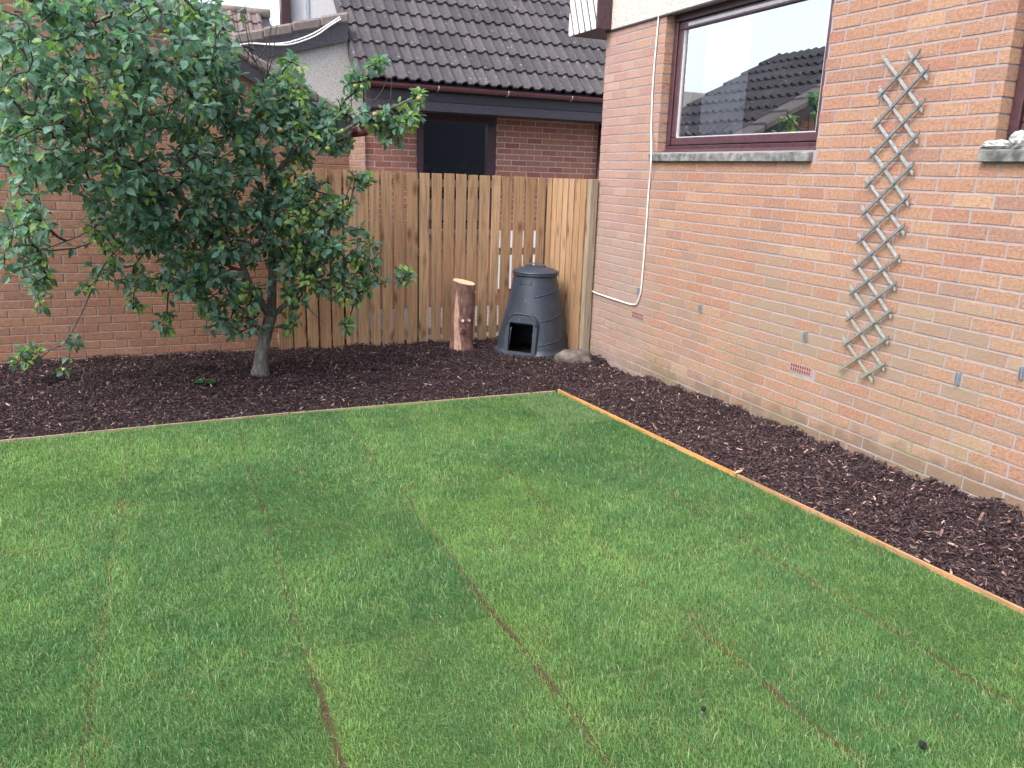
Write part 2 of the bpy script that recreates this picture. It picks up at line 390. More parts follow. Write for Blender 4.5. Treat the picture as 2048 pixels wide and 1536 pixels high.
for j in range(ny):
    for i in range(nx): a = j*(nx+1)+i; F.append((a, a+1, a+nx+2, a+nx+1))
def lawn_mat():
    n = N('turf_thatch'); x = n.z(0); d = None
    for s_ in (-4.72, -4.05, -3.38, -2.66, -1.98, -1.29):
        q = n.math('ABSOLUTE', n.math('SUBTRACT', x, s_)); d = q if d is None else n.math('MINIMUM', d, q)
    c = n.mix(n.noise(40, 4), (.045, .085, .025), (.075, .115, .04)); c = n.mix(n.math('MULTIPLY', n.ramp(d, [(.008, 1), (.022, 0)]), n.ramp(n.noise(5, 3), [(.35, .35), (.6, 1)])), c, n.mix(n.noise(60, 4), (.035, .022, .014), (.12, .075, .045)))
    n.bump(n.noise(120, 4), 1, .01); return n.done(c, .95, .1)
link('lawn', mesh_np('lawn', V, F, lawn_mat(), True), kind='structure')

SEAMS = [-8.15, -7.46, -6.77, -6.08, -5.40, -4.72, -4.05, -3.38, -2.66, -1.98, -1.29]
CUTS = {4: [-2.0], 5: [-1.35, -3], 6: [-.95, -2.6], 7: [-.7, -1.5, -2.62], 8: [-1.2, -3.1], 9: [-.35, -2.4], 10: [-.32, -2.6]}
TONE = {4: [.6, .4], 5: [.85, .45, .4], 6: [.2, .62, .3], 7: [.18, .65, .18, 1.0], 8: [.75, 1.05, .9], 9: [.55, .22, .42], 10: [1.0, .28, .5]}
def vnoise(X, Y, s, seed):
    """smooth value noise, vectorised"""
    r = np.random.default_rng(seed).random((64, 64)); x = X*s+100; y = Y*s+100
    xi = np.floor(x).astype(int); yi = np.floor(y).astype(int); fx = x-xi; fy = y-yi; fx = fx*fx*(3-2*fx); fy = fy*fy*(3-2*fy)
    a = r[xi % 64, yi % 64]; b = r[(xi+1) % 64, yi % 64]; c = r[xi % 64, (yi+1) % 64]; d = r[(xi+1) % 64, (yi+1) % 64]
    return (a*(1-fx)+b*fx)*(1-fy)+(c*(1-fx)+d*fx)*fy
def grass():
    zones = [(-5.0, -2.6, 42000, 1.0), (-2.6, -1.2, 30000, 1.15), (-1.2, .62, 19000, 1.4)]
    PX = []; PY = []; SC = []
    for y0, y1, dens, s in zones:
        n = int(dens*(y1-y0)*5.6); x = rng.uniform(-5.4, .2, n); y = rng.uniform(y0, y1, n)
        # keep what the camera or a step beside it can see
        d = np.stack([x-CAM[0], y-CAM[1], np.full(n, .1)-CAM[2]], 1); zz = d@FW; px = 1024+FPX*(d@RT)/zz; py = 768-FPX*(d@UP)/zz
        k = (zz > .3) & (px > -260) & (px < 2300) & (py < 1750)
        PX.append(x[k]); PY.append(y[k]); SC.append(np.full(k.sum(), s))
    X = np.concatenate(PX); Y = np.concatenate(PY); S = np.concatenate(SC)
    ex = E0.x+(Y-E0.y)*dE.x; by = np.interp(X, [-9.5, -3.0, -.83, 0], [.20, .575, .59, .595])
    k = (X < ex-.012) & (Y < by-.012); X, Y, S, ex, by = X[k], Y[k], S[k], ex[k], by[k]
    sm = np.array(SEAMS); wob = .018*(vnoise(X*0, Y, 3.1, 5)-.5)*2
    idx = np.searchsorted(sm, X+wob)-1
    seam_d = np.min(np.abs((X+wob)[:, None]-sm[None]), 1); seam_s = (X+wob)-sm[np.clip(idx, 0, len(sm)-1)]
    cut_d = np.full(len(X), 9.); piece = np.zeros(len(X), int)
    for i, cs in CUTS.items():
        m = idx == i
        for c in cs: cut_d[m] = np.minimum(cut_d[m], np.abs(Y[m]-c-.02*np.sin(X[m]*9))); piece[m] += (Y[m] < c)
    openg = vnoise(X, Y, 1.7, 21)                      # where the joints have opened
    near_seam = sm[np.argmin(np.abs((X+wob)[:, None]-sm[None]), 1)]; opn = np.full(len(X), .10)
    for s0, y0, y1, v in ((-3.38, -3.9, -2.68, 1.), (-3.38, -1.9, -1.1, .3), (-2.66, -3.4, -1.3, .75), (-1.98, -1.9, -1.1, .5), (-1.98, -3.9, -2.85, 1.), (-1.29, -3.9, -2.35, 1.1), (-1.29, -2.1, -1.3, .5), (-1.29, -.8, -.1, .35), (-4.05, -2.6, -1.6, .3), (-2.66, -.6, 0, .3)):
        m_ = (np.abs(near_seam-s0) < .01) & (Y > y0) & (Y < y1); opn[m_] = v
    width = .002+.024*np.clip(opn-.12, 0, 2)**1.2*np.clip(vnoise(X, Y, 5.5, 22)-.3, 0, 1)*1.2*(.4+openg)
    keep = (seam_d > width*rng.uniform(.4, 1.3, len(X))) & (cut_d > .006)
    thin = vnoise(X, Y, 9, 3)*vnoise(X, Y, 3.3, 31); keep &= ~((thin < .06) & (rng.random(len(X)) < .4))
    X, Y, S, idx, piece, seam_d, cut_d, seam_s, opn = [q[keep] for q in (X, Y, S, idx, piece, seam_d, cut_d, seam_s, opn)]
    n = len(X)
    prt = np.random.default_rng(9).random((20, 6))
    for k_, v_ in TONE.items(): prt[k_, :len(v_)] = v_
    pt = prt[np.clip(idx, 0, 19), piece % 6]
    A = np.array([.074, .192, .062]); B = np.array([.21, .365, .10])
    f = .12+.6*pt+.6*(vnoise(X, Y, 1.1, 1)-.5)+.6*(vnoise(X, Y, 3.0, 2)-.5)+.55*(vnoise(X, Y, 10, 4)-.5)+.4*(vnoise(X, Y, 27, 24)-.5)+rng.normal(0, .25, n)
    f += .35*np.exp(-np.maximum(seam_s, 0)/.12)*(vnoise(X, Y, 1.3, 8) > .5)
    f = np.clip(f, -.15, 1.35)[:, None]; Cc = A+(B-A)*f
    blue = rng.random(n)[:, None]; Cc = Cc*(1-.4*blue)+np.array([.13, .26, .12])*.4*blue; pc = (idx == 10) & (piece == 0); Cc[pc] = Cc[pc]*.45+np.array([.17, .27, .13])*.55*rng.uniform(.8, 1.2, (pc.sum(), 1))
    dry = (rng.random(n) < (.03+.30*np.clip(opn, .04, 1)*np.exp(-seam_d/.02)+.16*np.exp(-cut_d/.03)*(vnoise(X, Y, 3.7, 44) > .5)+.35*np.clip(vnoise(X, Y, 4.2, 14)*.6+vnoise(X, Y, 13, 15)*.4-.58, 0, 1))); Cc[dry] = np.array([.33, .26, .12])*rng.uniform(.5, 1.15, (dry.sum(), 1))
    red = rng.random(n) < .010; Cc[red] = np.array([.2, .10, .05])
    pale = rng.random(n) < .06; Cc[pale] = np.array([.34, .42, .25])
    L = (.010+.015*rng.random(n)+.026*(rng.random(n) < .06))*(.7+.6*vnoise(X, Y, 14, 16))*(.8+.4*vnoise(X, Y, 6, 6))*S**.3
    wd = .0011*S*rng.uniform(.7, 1.4, n)
    # mown nap: blades lean mostly one way, with swirls
    th = 2.3+2.0*(vnoise(X, Y, 1.9, 10)-.5)+rng.normal(0, 1.1, n); lean = np.clip(.95+.45*rng.normal(0, 1, n), .05, 1.6)
    D = np.stack([np.cos(th), np.sin(th)], 1)
    Z0 = .03*(.58-Y)-.026
    bx = rng.uniform(0, 2*np.pi, n); W = np.stack([np.cos(bx), np.sin(bx), 0*bx], 1)*wd[:, None]
    base = np.stack([X, Y, Z0], 1); hz = L*np.cos(np.minimum(lean, 1.3)); ho = L*np.sin(np.minimum(lean, 1.3))
    mid = base+np.stack([D[:, 0]*ho*.35, D[:, 1]*ho*.35, hz*.62+.004], 1); tip = base+np.stack([D[:, 0]*ho, D[:, 1]*ho, hz+.004], 1)
    V = np.stack([base-W, base+W, mid+W*.8, mid-W*.8, tip], 1)
    tint = Cc[:, None, :]*np.ones((1, 5, 1))
    V4 = V; faces = [(0, 1, 2), (0, 2, 3), (3, 2, 4)]
    link('grass', big_mesh('grass', V4, 5, faces, M_grass, tint), kind='stuff', label='short green turf laid in strips across the lawn', cat='grass')
grass()
# small dark crumbs of soil on the turf
for k, (px, py, s, lb) in enumerate([(1846, 1490, .012, 'dark crumb of soil on the turf near the lower right of the lawn'), (1406, 1417, .007, 'small dark crumb of soil on the turf below the middle seam')]):
    P = onL(px, py, .012); bm = bmesh.new(); bmesh.ops.create_icosphere(bm, subdivisions=2, radius=s)
    for v in bm.verts: v.co *= 1+.5*noise.noise(v.co*90+Vector((k*9, 0, 0)))
    me = bpy.data.meshes.new('soil_clod'); bm.to_mesh(me); bm.free(); me.materials.append(M_soil)
    link('soil_clod', me, label=lb, cat='clod', loc=P, group='crumbs of soil on the lawn')

# ------------------------------------------------------------------ mulch beds
WZ = [(1.63, -.01), (.5, .054), (-.34, .11), (-1.72, .15), (-2.26, .173), (-2.82, .224), (-6, .3)]
def wallz(y):
    if y > 1.63: return -.01
    for (ya, za), (yb, zb) in zip(WZ, WZ[1:]):
        if yb <= y <= ya: return za+(zb-za)*(y-ya)/(yb-ya)
    return .3
def mulch_z(x, y):
    """surface height of the mulch"""
    h = .018*noise.noise(Vector((x*4, y*4, 0)))+.014*noise.noise(Vector((x*11, y*11, 3)))
    if x > -.25 and y < 1.6: h += (.25+x)/.25*(.03*noise.noise(Vector((x*3, y*6.5, 7)))+.022*noise.noise(Vector((x*9, y*17, 9))))
    e = edgeX(min(y, .59))
    right = None
    if y < .9:
        t = max(0., min(1., (x-e)/max(.2, -e))); right = LZ(y)-.018+(wallz(y)-LZ(y)+.018)*(t**1.4)
    back = -.018+.018*min(1, max(0, (y-.6)/.8))+.03*math.exp(-((y-2.55)/.12)**2)*.5
    back += .035*math.exp(-(((x+.15)/.35)**2+((y-1.35)/.3)**2))
    if right is None: z = back
    elif y < .58: z = right
    else: f = (y-.58)/.32; z = right*(1-f)+back*f if x > e else back
    return z+h
def grid(x0, x1, y0, y1, n, m, fx=None):
    V = []; F = []
    for j in range(m+1):
        y = y0+(y1-y0)*j/m
        for i in range(n+1):
            a, b = fx(y) if fx else (x0, x1); x = a+(b-a)*i/n; V.append((x, y, mulch_z(x, y)))
    for j in range(m):
        for i in range(n): a = j*(n+1)+i; F.append((a, a+1, a+n+2, a+n+1))
    return V, F
M_mulchbase = plain('mulch_base', (.02, .013, .014), .95, .5, .1, 60, 1)
V1, F1 = grid(-9, .02, .60, 2.75, 170, 50); o = len(V1)
for i, v in enumerate(V1):
    if v[1] < .601: V1[i] = (v[0], backY(v[0])+.01, v[2])
V2, F2 = grid(0, 0, -6, .60, 20, 120, lambda y: (edgeX(y)+.012, .02))
link('mulch_bed', mesh_np('mulch_bed', V1+V2, F1+[tuple(i+o for i in f) for f in F2], M_mulchbase, True), kind='structure')
def chips():
    P = []
    def area(x0, x1, y0, y1, dens):
        n = int((x1-x0)*(y1-y0)*dens); return np.stack([rng.uniform(x0, x1, n), rng.uniform(y0, y1, n)], 1)
    A = np.concatenate([area(-5.9, .0, .42, 2.66, 5500), area(-1.0, .0, -.8, .6, 8000), area(-1.0, .0, -4.2, -.8, 13000)])
    K = []
    for x, y in A:
        if (x+.425)**2+(y-2.03)**2 < .29**2: K.append(False); continue
        if y > .58: K.append(y > backY(x)+.012)
        else: K.append(x > edgeX(y)+.014 or (x < -3 and y > backY(x)+.012))
    A = A[np.array(K)]; n = len(A)
    Z = np.array([mulch_z(x, y) for x, y in A])
    wallside = (A[:, 0] > -.05)
    L = rng.lognormal(math.log(.0125), .55, n).clip(.006, .06); W = (L*rng.uniform(.10, .42, n)).clip(.002, .013); T = rng.uniform(.0015, .005, n)
    yaw = rng.uniform(0, 2*np.pi, n); pit = rng.normal(0, .42, n); rol = rng.normal(0, .6, n)
    cy, sy, cp, sp, cr, sr = np.cos(yaw), np.sin(yaw), np.cos(pit), np.sin(pit), np.cos(rol), np.sin(rol)
    ex = np.stack([cy*cp, sy*cp, sp], 1); up0 = np.stack([-cy*sp, -sy*sp, cp], 1); ey0 = np.cross(up0, ex)
    ey = ey0*cr[:, None]+up0*sr[:, None]; ez = np.cross(ex, ey)
    C = np.stack([A[:, 0], A[:, 1], Z+.004+rng.random(n)**2*.018], 1)
    V = []
    for (i, j, k) in [(-1, -1, -1), (1, -1, -1), (1, 1, -1), (-1, 1, -1), (-1, -1, 1), (1, -1, 1), (1, 1, 1), (-1, 1, 1)]:
        tj = rng.uniform(.55, 1, n)[:, None]
        V.append(C+ex*(i*L/2)[:, None]+ey*(j*W/2)[:, None]*tj+ez*(k*T/2)[:, None])
    V = np.stack(V, 1)
    r = rng.random(n)[:, None]; b = rng.uniform(.55, 1.5, n)[:, None]
    col_ = np.where(r < .60, np.array([.032, .0195, .0225]), np.where(r < .88, np.array([.066, .04, .041]), np.where(r < .965, np.array([.145, .085, .072]), np.array([.32, .215, .185]))))*b
    F = [(4, 5, 6, 7), (0, 1, 5, 4), (1, 2, 6, 5), (2, 3, 7, 6), (3, 0, 4, 7), (3, 2, 1, 0)]
    link('bark_mulch', big_mesh('bark_mulch', V, 8, F, M_chip, col_), kind='stuff', label='dark purple brown bark chips covering the planting beds', cat='mulch')
chips()
# a few larger pale splinters that stand out
spl = [(755, 745, .05, 'pale bark splinter in the back bed between the apple tree and the log'), (1478, 944, .07, 'orange bark splinter beside the middle of the right edging board'), (1700, 1022, .05, 'reddish bark splinter in the middle of the right hand bed'), (1755, 1010, .055, 'pale pink bark splinter near the brick wall in the right hand bed'),
       (2020, 1045, .05, 'whitish bark splinter close to the wall at the right edge of the photo'), (1205, 731, .03, 'small pale splinter on the mulch just right of the rock'), (120, 850, .045, 'bark splinter on the mulch in front of the left brick wall'), (1905, 1090, .05, 'brown bark splinter at the near end of the right hand bed')]
for px, py, L, lb in spl:
    P = onL(px, py, 0)
    for _ in range(6):
        d = ray(px, py); t = (mulch_z(P.x, P.y)+.018-CAM[2])/d[2]; P = Vector(CAM+d*t)
    a = random.uniform(0, 3.1); dv = Vector((math.cos(a), math.sin(a), random.uniform(-.2, .3)))*L/2; m = MB()
    V = [P-dv, P-dv*.3+Vector((0, .2*L, .004)), P+dv, P+dv*.2-Vector((0, .15*L, 0))]
    m.prism(V, (0, 0, .004))
    c = random.choice([(.42, .28, .2), (.36, .18, .12), (.33, .22, .16)])
    m.top('bark_splinter', plain('splinter', c, .8), lb, 'splinter', group='pale splinters lying on the bark mulch')

# ------------------------------------------------------------------ timber edging
def board(p, q, mat, h, th, lab, grp, z0):
    m = MB(); p = Vector(p); q = Vector(q); nseg = 6
    for i in range(nseg):
        a = p.lerp(q, i/nseg); b = p.lerp(q, (i+1)/nseg)
    a = Vector((p.x, p.y, LZ(p.y)+h-.05)); b = Vector((q.x, q.y, LZ(q.y)+h-.05)); m.beam(a, b, .1, th, Vector((q.y-p.y, -(q.x-p.x), 0)))
    # beam's width axis is vertical here
    m.top('edging_board', mat, lab, 'edging board', bev=.002, group=grp)
eb = lambda y: Vector((edgeX(y), y, 0))
board(eb(.60), eb(-1.62), M_edge, .002, .010, 'orange timber edging board between the lawn corner and the bed beside the brick wall', 'timber boards edging the lawn', 0)
board(eb(-1.63), eb(-6.0), M_edgeb, .001, .010, 'orange timber edging board at the nearer end of the bed beside the brick wall', 'timber boards edging the lawn', 0)
board((-.86, .60, 0), (-3.0, .585, 0), M_edge2, -.010, .012, 'pale timber edging board between the lawn corner and the apple tree', 'timber boards edging the lawn', 0)
board((-3.01, .585, 0), (-8.5, .265, 0), M_edge2, -.007, .012, 'pale timber edging board in front of the left brick wall', 'timber boards edging the lawn', 0)

# ------------------------------------------------------------------ our house (right)
house = thing('brick_house', 'orange rustic brick house wall on the right with brown framed windows', 'house', (0, -2, 0))
Y0, Y1 = -6.5, 1.637; ZT = 2.965
W1 = (-1.112, .68, 1.925, 2.965); W2 = (-4.2, -2.31, 1.925, 2.965)
m = MB(); X0, X1 = .0032, .30
def wall_boxes(m, y0, y1, z0, z1, holes):
    ys = sorted({y0, y1, *[h[0]-.004 for h in holes], *[h[1]+.004 for h in holes]}); zs = sorted({z0, z1, holes[0][2]-.004, holes[0][3]+.0})
    for a, b in zip(ys, ys[1:]):
        for c, d in zip(zs, zs[1:]):
            yc, zc = (a+b)/2, (c+d)/2
            if any(h[0]-.004 < yc < h[1]+.004 and h[2]-.004 < zc < h[3] for h in holes): continue
            m.box(X0, X1, a, b, c, d)
wall_boxes(m, Y0, Y1-.004, -.3, ZT-.002, [W1, W2])
hw = m.part('wall', M_mort, house)
brick_wall(hw, lambda u, z, w_: (-w_, u, z), Y0, Y1, -.2, ZT, 0.0, [(W1[0], W1[1], W1[2]-.07, W1[3]), (W1[0]+.0, W1[1]+.065, 1.85, 1.92), (W2[0], W2[1], W2[2], W2[3]), (W2[0]-.06, W2[1]+.055, 1.85, 1.925), (-1.3375+.0, -1.1125, .519, .584), (.675, .9, .519, .584)], M_brick, 300, .10, zoff=1.85-40*.075)
m = MB(); m.box(-.012, .09, Y0, Y1, ZT+.0, 4.6); m.part('pebble_dash_panel', M_dash, house)
m = MB(); m.box(-.016, .004, Y0, Y1, ZT-.014, ZT-.001); m.part('bell_drip', M_black, house)
# boxed eaves at the far end
BX, BY0, BY1, BZ = -.155, 1.539, 2.093, 2.966
m = MB(); m.box(BX, -.014, BY0, BY0+.022, BZ, 4.7); m.part('eaves_face', M_brown, house)
m = MB(); m.box(BX+.004, .5, BY0+.024, BY1, BZ+.004, BZ+.014); m.part('eaves_soffit', M_brown, house)
m = MB(); m.box(BX+.012, BX+.02, BY0+.02, BY1, BZ+.002, 4.7); m.part('eaves_backing', M_black, house)
# raked white boards, clipped to the box side
dy = .112; sl = .44
def clip_poly(P, f):
    out = []
    for i in range(len(P)):
        a, b = P[i], P[(i+1) % len(P)]; fa, fb = f(a), f(b)
        if fa >= 0: out.append(a)
        if (fa >= 0) != (fb >= 0): t = fa/(fa-fb); out.append((a[0]+(b[0]-a[0])*t, a[1]+(b[1]-a[1])*t))
    return out
for k in range(-14, 8):
    ya = BY0+k*dy; 
    P = [(ya+.018, BZ), (ya+dy-.018, BZ), (ya+dy-.018+.75, BZ+1.7), (ya+.018+.75, BZ+1.7)]
    P = clip_poly(P, lambda q: q[0]-(BY0+.022)); P = clip_poly(P, lambda q: (BY1)-q[0]) if P else P
    if len(P) >= 3:
        m = MB(); m.prism([(BX, y_, z_) for y_, z_ in P], (.01, 0, 0)); m.part('cladding_board', M_clad, house)

def window(W, name_lbl, top_vent=True, vis=True):
    y0, y1, z0, z1 = W; XF = .075
    wn = MB(); f = .055
    for b in ((y0, y1, z0, z0+.05), (y0, y1, z1-.06, z1), (y0, y0+f, z0+.05, z1-.06), (y1-f, y1, z0+.05, z1-.06)):
        wn.box(XF, XF+.09, b[0]+.001, b[1]-.001, b[2]+.001, b[3]-.001)
    wo = wn.part('window', M_brown, house, bev=.004)
    s = MB(); i0, i1, j0, j1 = y0+f+.004, y1-f-.004, z0+.054, z1-.064; sw = .058
    for b in ((i0, i1, j0, j0+sw), (i0, i1, j1-sw, j1), (i0, i0+sw, j0+sw, j1-sw), (i1-sw, i1, j0+sw, j1-sw)):
        s.box(XF+.012, XF+.075, b[0], b[1], b[2], b[3])
    s.part('sash', M_brownfr, wo, bev=.006)
    gk = MB()
    for b in ((i0+sw, i1-sw, j0+sw, j0+sw+.006), (i1-sw-.004, i1-sw, j0+sw+.008, j1-sw), (i0+sw, i0+sw+.008, j0+sw+.008, j1-sw)):
        gk.box(XF+.022, XF+.04, *b)
    gk.part('glazing_bead', M_bead, wo)
    p = MB(); p.add([(XF+.034, i0+sw, j0+sw), (XF+.034, i1-sw, j0+sw), (XF+.034, i1-sw, j1-sw), (XF+.034, i0+sw, j1-sw)], [(0, 3, 2, 1)]); p.part('pane', M_glass, wo)
    v = MB(); v.box(XF+.008, XF+.024, i0+.35, i1-.12, j1-sw+.016, j1-.016); v.part('trickle_vent', M_bead, wo, bev=.003)
    v = MB(); v.prism([(XF-.02, y1-.005, z0+.001), (XF+.0, y1-.005, z0+.022), (XF+.0, y1-.005, z0-.012), (XF-.02, y1-.005, z0-.012)], (0, -(y1-y0)+.01, 0)); v.part('drip_moulding', M_brown, wo)
    return wo
wo = window(W1, '')
window(W2, '')
h = MB(); h.tube([(.125, .46, 2.09), (.12, .43, 2.075), (.12, .36, 2.05)], .006, 6); h.tube([(.12, .465, 2.085), (.12, .455, 2.125)], .011, 6); h.part('handle', M_white, wo, True)
for (a, b, zz, lb) in ((-1.098, .745, 1.851, None), (-4.26, -2.262, 1.851, 'grey sill with pale lichen')):
    s = MB(); s.prism([(-.036, a, zz), (.074, a, zz), (.074, a, zz+.072), (-.036, a, zz+.057)], (0, b-a, 0)); s.part('window_sill', M_stone, house, bev=.004, label=lb)
# dim rooms behind the glass
m = MB()
for (a, b) in ((-1.6, 1.3), (-4.6, -2.0)):
    V = [(.31, a, 1.2), (2.8, a, 1.2), (2.8, b, 1.2), (.31, b, 1.2), (.31, a, 3.3), (2.8, a, 3.3), (2.8, b, 3.3), (.31, b, 3.3)]
    m.add(V, [(0, 1, 2, 3), (0, 4, 5, 1), (1, 5, 6, 2), (2, 6, 7, 3)]); m.add([(1.5, a, 3.3), (2.8, a, 3.3), (2.8, b, 3.3), (1.5, b, 3.3)], [(0, 1, 2, 3)])  # ceiling stops short of the window: added opening that lights the curtain
m.part('room', M_room, house)
# curtain hanging inside the first window
def curtain(ya, yb, X, lab):
    V = []; n = 60
    for j, z in enumerate((1.93, 2.4, 2.93)):
        for i in range(n+1):
            t = i/n; V.append((X+.018*math.sin(t*46)+.006*math.sin(t*17+j), ya+(yb-ya)*t, z))
    F = [(j*(n+1)+i, j*(n+1)+i+1, (j+1)*(n+1)+i+1, (j+1)*(n+1)+i) for j in range(2) for i in range(n)]
    mm = MB(); mm.add(V, F); mm.top('curtain', M_curt, lab, 'curtain', True)
curtain(-.13, .40, .19, 'pale curtain hanging inside the left part of the brown framed window')
# air bricks
def vent(yc, lb):
    m = MB(); m.box(.0, .06, yc-.107, yc+.107, .521, .583); v = m.part('air_brick', M_vent, house, bev=.003, label=lb)
    hh = MB()
    for r_ in range(2):
        for k in range(9): hh.box(-.0015, .004, yc-.088+k*.0205, yc-.088+k*.0205+.010, .530+r_*.026, .548+r_*.026)
    hh.part('vent_holes', M_hole, v)
vent(-1.225, None); vent(.787, None)
# metal brackets
for (px, py) in ((1403, 617), (1613, 673), (1918, 757), (2046, 745), (1279, 583)):
    P = onX(px, py); m = MB(); m.box(-.010, .0, P.y-.009, P.y+.009, P.z-.034, P.z+.034); m.box(-.022, -.0102, P.y-.009, P.y-.005, P.z-.03, P.z+.03)
    m.box(-.022, -.0102, P.y+.005, P.y+.009, P.z-.03, P.z+.03); m.part('wall_bracket', M_metal, house)
# white cable
cp = [(1325, -30), (1317.7, 30), (1306.7, 156), (1303, 240), (1302.6, 300), (1302, 330), (1298, 373), (1290.5, 480), (1283, 572), (1279, 592), (1275, 604), (1266, 609.5), (1233, 600), (1192, 586), (1181, 579)]
def smooth_pts(P, k=3):
    out = []
    for i in range(len(P)-1):
        p0, p1, p2, p3 = P[max(i-1, 0)], P[i], P[i+1], P[min(i+2, len(P)-1)]
        for j in range(k):
            t = j/k; out.append(.5*((2*p1)+(p2-p0)*t+(2*p0-5*p1+4*p2-p3)*t*t+(3*p1-p0-3*p2+p3)*t**3))
    return out+[P[-1]]
m = MB(); m.tube(smooth_pts([onX(x, y, -.044 if 290 < y < 340 and x > 1300 and x < 1304 else -.012) for x, y in cp], 4), .0062, 8)
m.top('cable', M_cable, 'white cable clipped down the brick wall, turning left to the fence post', 'cable', True)
# mortar lumps on the second sill
for k, (py_, dx, s, lb) in enumerate(((-2.335, 0, (.03, .085, .022), 'flat grey lump of old mortar on the right window sill'), (-2.43, .0, (.035, .038, .042), 'round grey lump of old mortar on the right window sill'))):
    bm = bmesh.new(); bmesh.ops.create_icosphere(bm, subdivisions=3, radius=1)
    for v in bm.verts: v.co *= 1+.35*noise.noise(v.co*2.3+Vector((k*5, 0, 0)))+.1*noise.noise(v.co*9); v.co = Vector((v.co.x*s[0], v.co.y*s[1], v.co.z*s[2]))
    me = bpy.data.meshes.new('mortar_lump'); bm.to_mesh(me); bm.free(); me.materials.append(M_mlump)
    link('mortar_lump', me, label=lb, cat='mortar lump', loc=(.005, py_, 1.913+s[2]*.85))

# trellis
tr = thing('trellis', 'weathered grey diamond lattice trellis hanging crooked on the brick wall', 'trellis', tuple(onX(1740, 760, -.02)))
FR = [((1754.8, 194.6), (1839.2, 100.8)), ((1745.4, 254.3), (1856.8, 132.4)), ((1737.2, 315.3), (1848.6, 199.2)), ((1729, 374), (1838, 263.7)), ((1722, 430.2), (1827.5, 325.8)), ((1712.6, 485.3), (1816.9, 390.4)), ((1704.4, 539.2), (1808.7, 449)), ((1697.4, 588.5), (1798.2, 512.3)), ((1690.8, 640.7), (1791.1, 565)), ((1684.8, 690.6), (1782.9, 618.9)), ((1676.6, 741), (1775.9, 674)), ((1717.6, 757.4), (1768.9, 726.9))]
BK = [((1814.6, 102), (1854.4, 157)), ((1764.2, 111.3), (1843.9, 221.5)), ((1757.1, 175.8), (1834.5, 284.8)), ((1747.8, 236.7), (1825.1, 346.9)), ((1739.6, 296.5), (1815.7, 408)), ((1731.4, 356.4), (1807.5, 467.7)), ((1723.2, 413.8), (1799.3, 522.8)), ((1715, 467.7), (1790, 579.1)), ((1706.8, 520.5), (1781.8, 634.2)), ((1699.7, 572), (1774.7, 686.9)), ((1691.5, 623.6), (1767.7, 739.8)), ((1684.8, 674.2), (1744.6, 763.3))]
def slat(a, b, X, vertical_cut):
    a = onX(*a, X); b = onX(*b, X); d = (b-a).normalized(); t = Vector((0, -d.z, d.y)); hw_ = .0075
    # ends sawn plumb
    def ends(p, s):
        r = []
        for k in (-1, 1):
            q = p+t*k*hw_; r.append(q - d*((q.y-p.y)/d.y)*.999 if abs(d.y) > .2 else q)
        return r
    A = ends(a, -1); B = ends(b, 1); m = MB(); m.prism([A[0], A[1], B[1], B[0]], (.008, 0, 0)); return m
for a, b in BK: slat(a, b, -.022, 0).part('slat', M_trel, tr)
for a, b in FR: slat(a, b, -.031, 0).part('slat', M_trel2, tr)
nl = MB()
for (fa, fb) in FR[::1]:
    for (ba, bb) in BK:
        # rivet where the slats cross
        x1, y1 = fa; x2, y2 = fb; x3, y3 = ba; x4, y4 = bb; den = (x1-x2)*(y3-y4)-(y1-y2)*(x3-x4)
        t = ((x1-x3)*(y3-y4)-(y1-y3)*(x3-x4))/den; u = ((x1-x3)*(y1-y2)-(y1-y3)*(x1-x2))/den
        if 0 < t < 1 and 0 < u < 1:
            P = onX(x1+t*(x2-x1), y1+t*(y2-y1), -.0325); nl.tube([P, P+Vector((-.003, 0, 0))], .003, 6)
nl.part('rivets', M_metal, tr, kind='stuff')

# ------------------------------------------------------------------ fence
fen = thing('picket_fence', 'close boarded pine picket fence across the far corner of the garden', 'fence', (-1.4, 2.59, 0))
gaps = [-2.835, -2.688, -2.563, -2.445, -2.325, -2.196, -2.073, -1.949, -1.831, -1.709, -1.587, -1.457, -1.335, -1.209, -1.083, -.955, -.831, -.701, -.587, -.463, -.328, -.2, -.082]
rf = random.Random(5)
for i, (a, b) in enumerate(zip(gaps, gaps[1:])):
    gw = .0085 if i < 7 else .0125; a2 = a+gw+rf.uniform(-.003, .003); b2 = b-gw+rf.uniform(-.003, .003); zt = 1.703-.0085*(a+2.6)+rf.uniform(-.004, .004)
    m = MB(); l = rf.uniform(-.004, .004); y = 2.575+rf.uniform(-.003, .003)
    m.prism([(a2, y, -.06), (b2, y, -.06), (b2+l, y, zt), (a2+l, y, zt+rf.uniform(-.002, .002))], (0, .018, 0)); m.part('picket', M_fence, fen, bev=.0015)
nl_ = MB()
for a, b in zip(gaps, gaps[1:]):
    for z in (.12, .93, 1.60):
        for dz in (-.018, .018):
            x = (a+b)/2+rf.uniform(-.012, .012); nl_.tube([(x, 2.5765, z+dz), (x, 2.5695, z+dz)], .0032, 6)
nl_.part('nail_heads', M_metal, fen, kind='stuff')
ret = thing('side_fence', 'short run of close boarded pine pickets beside the house wall behind the compost bin', 'fence', (-.08, 2.1, 0))
ys = [2.56, 2.44, 2.315, 2.19, 2.065, 1.94, 1.815, 1.69]
for a, b in zip(ys, ys[1:]):
    m = MB(); x = -.088+rf.uniform(-.003, .003); zt = 1.683+rf.uniform(-.003, .003)
    m.prism([(x, b+.011, -.06), (x, a-.011, -.06), (x, a-.011, zt), (x, b+.011, zt)], (.018, 0, 0)); m.part('picket', M_fence, ret, bev=.0015)
m = MB(); m.box(-.092, -.018, 1.60, 1.672, -.1, 1.688); m.part('post', M_post, ret, bev=.003)
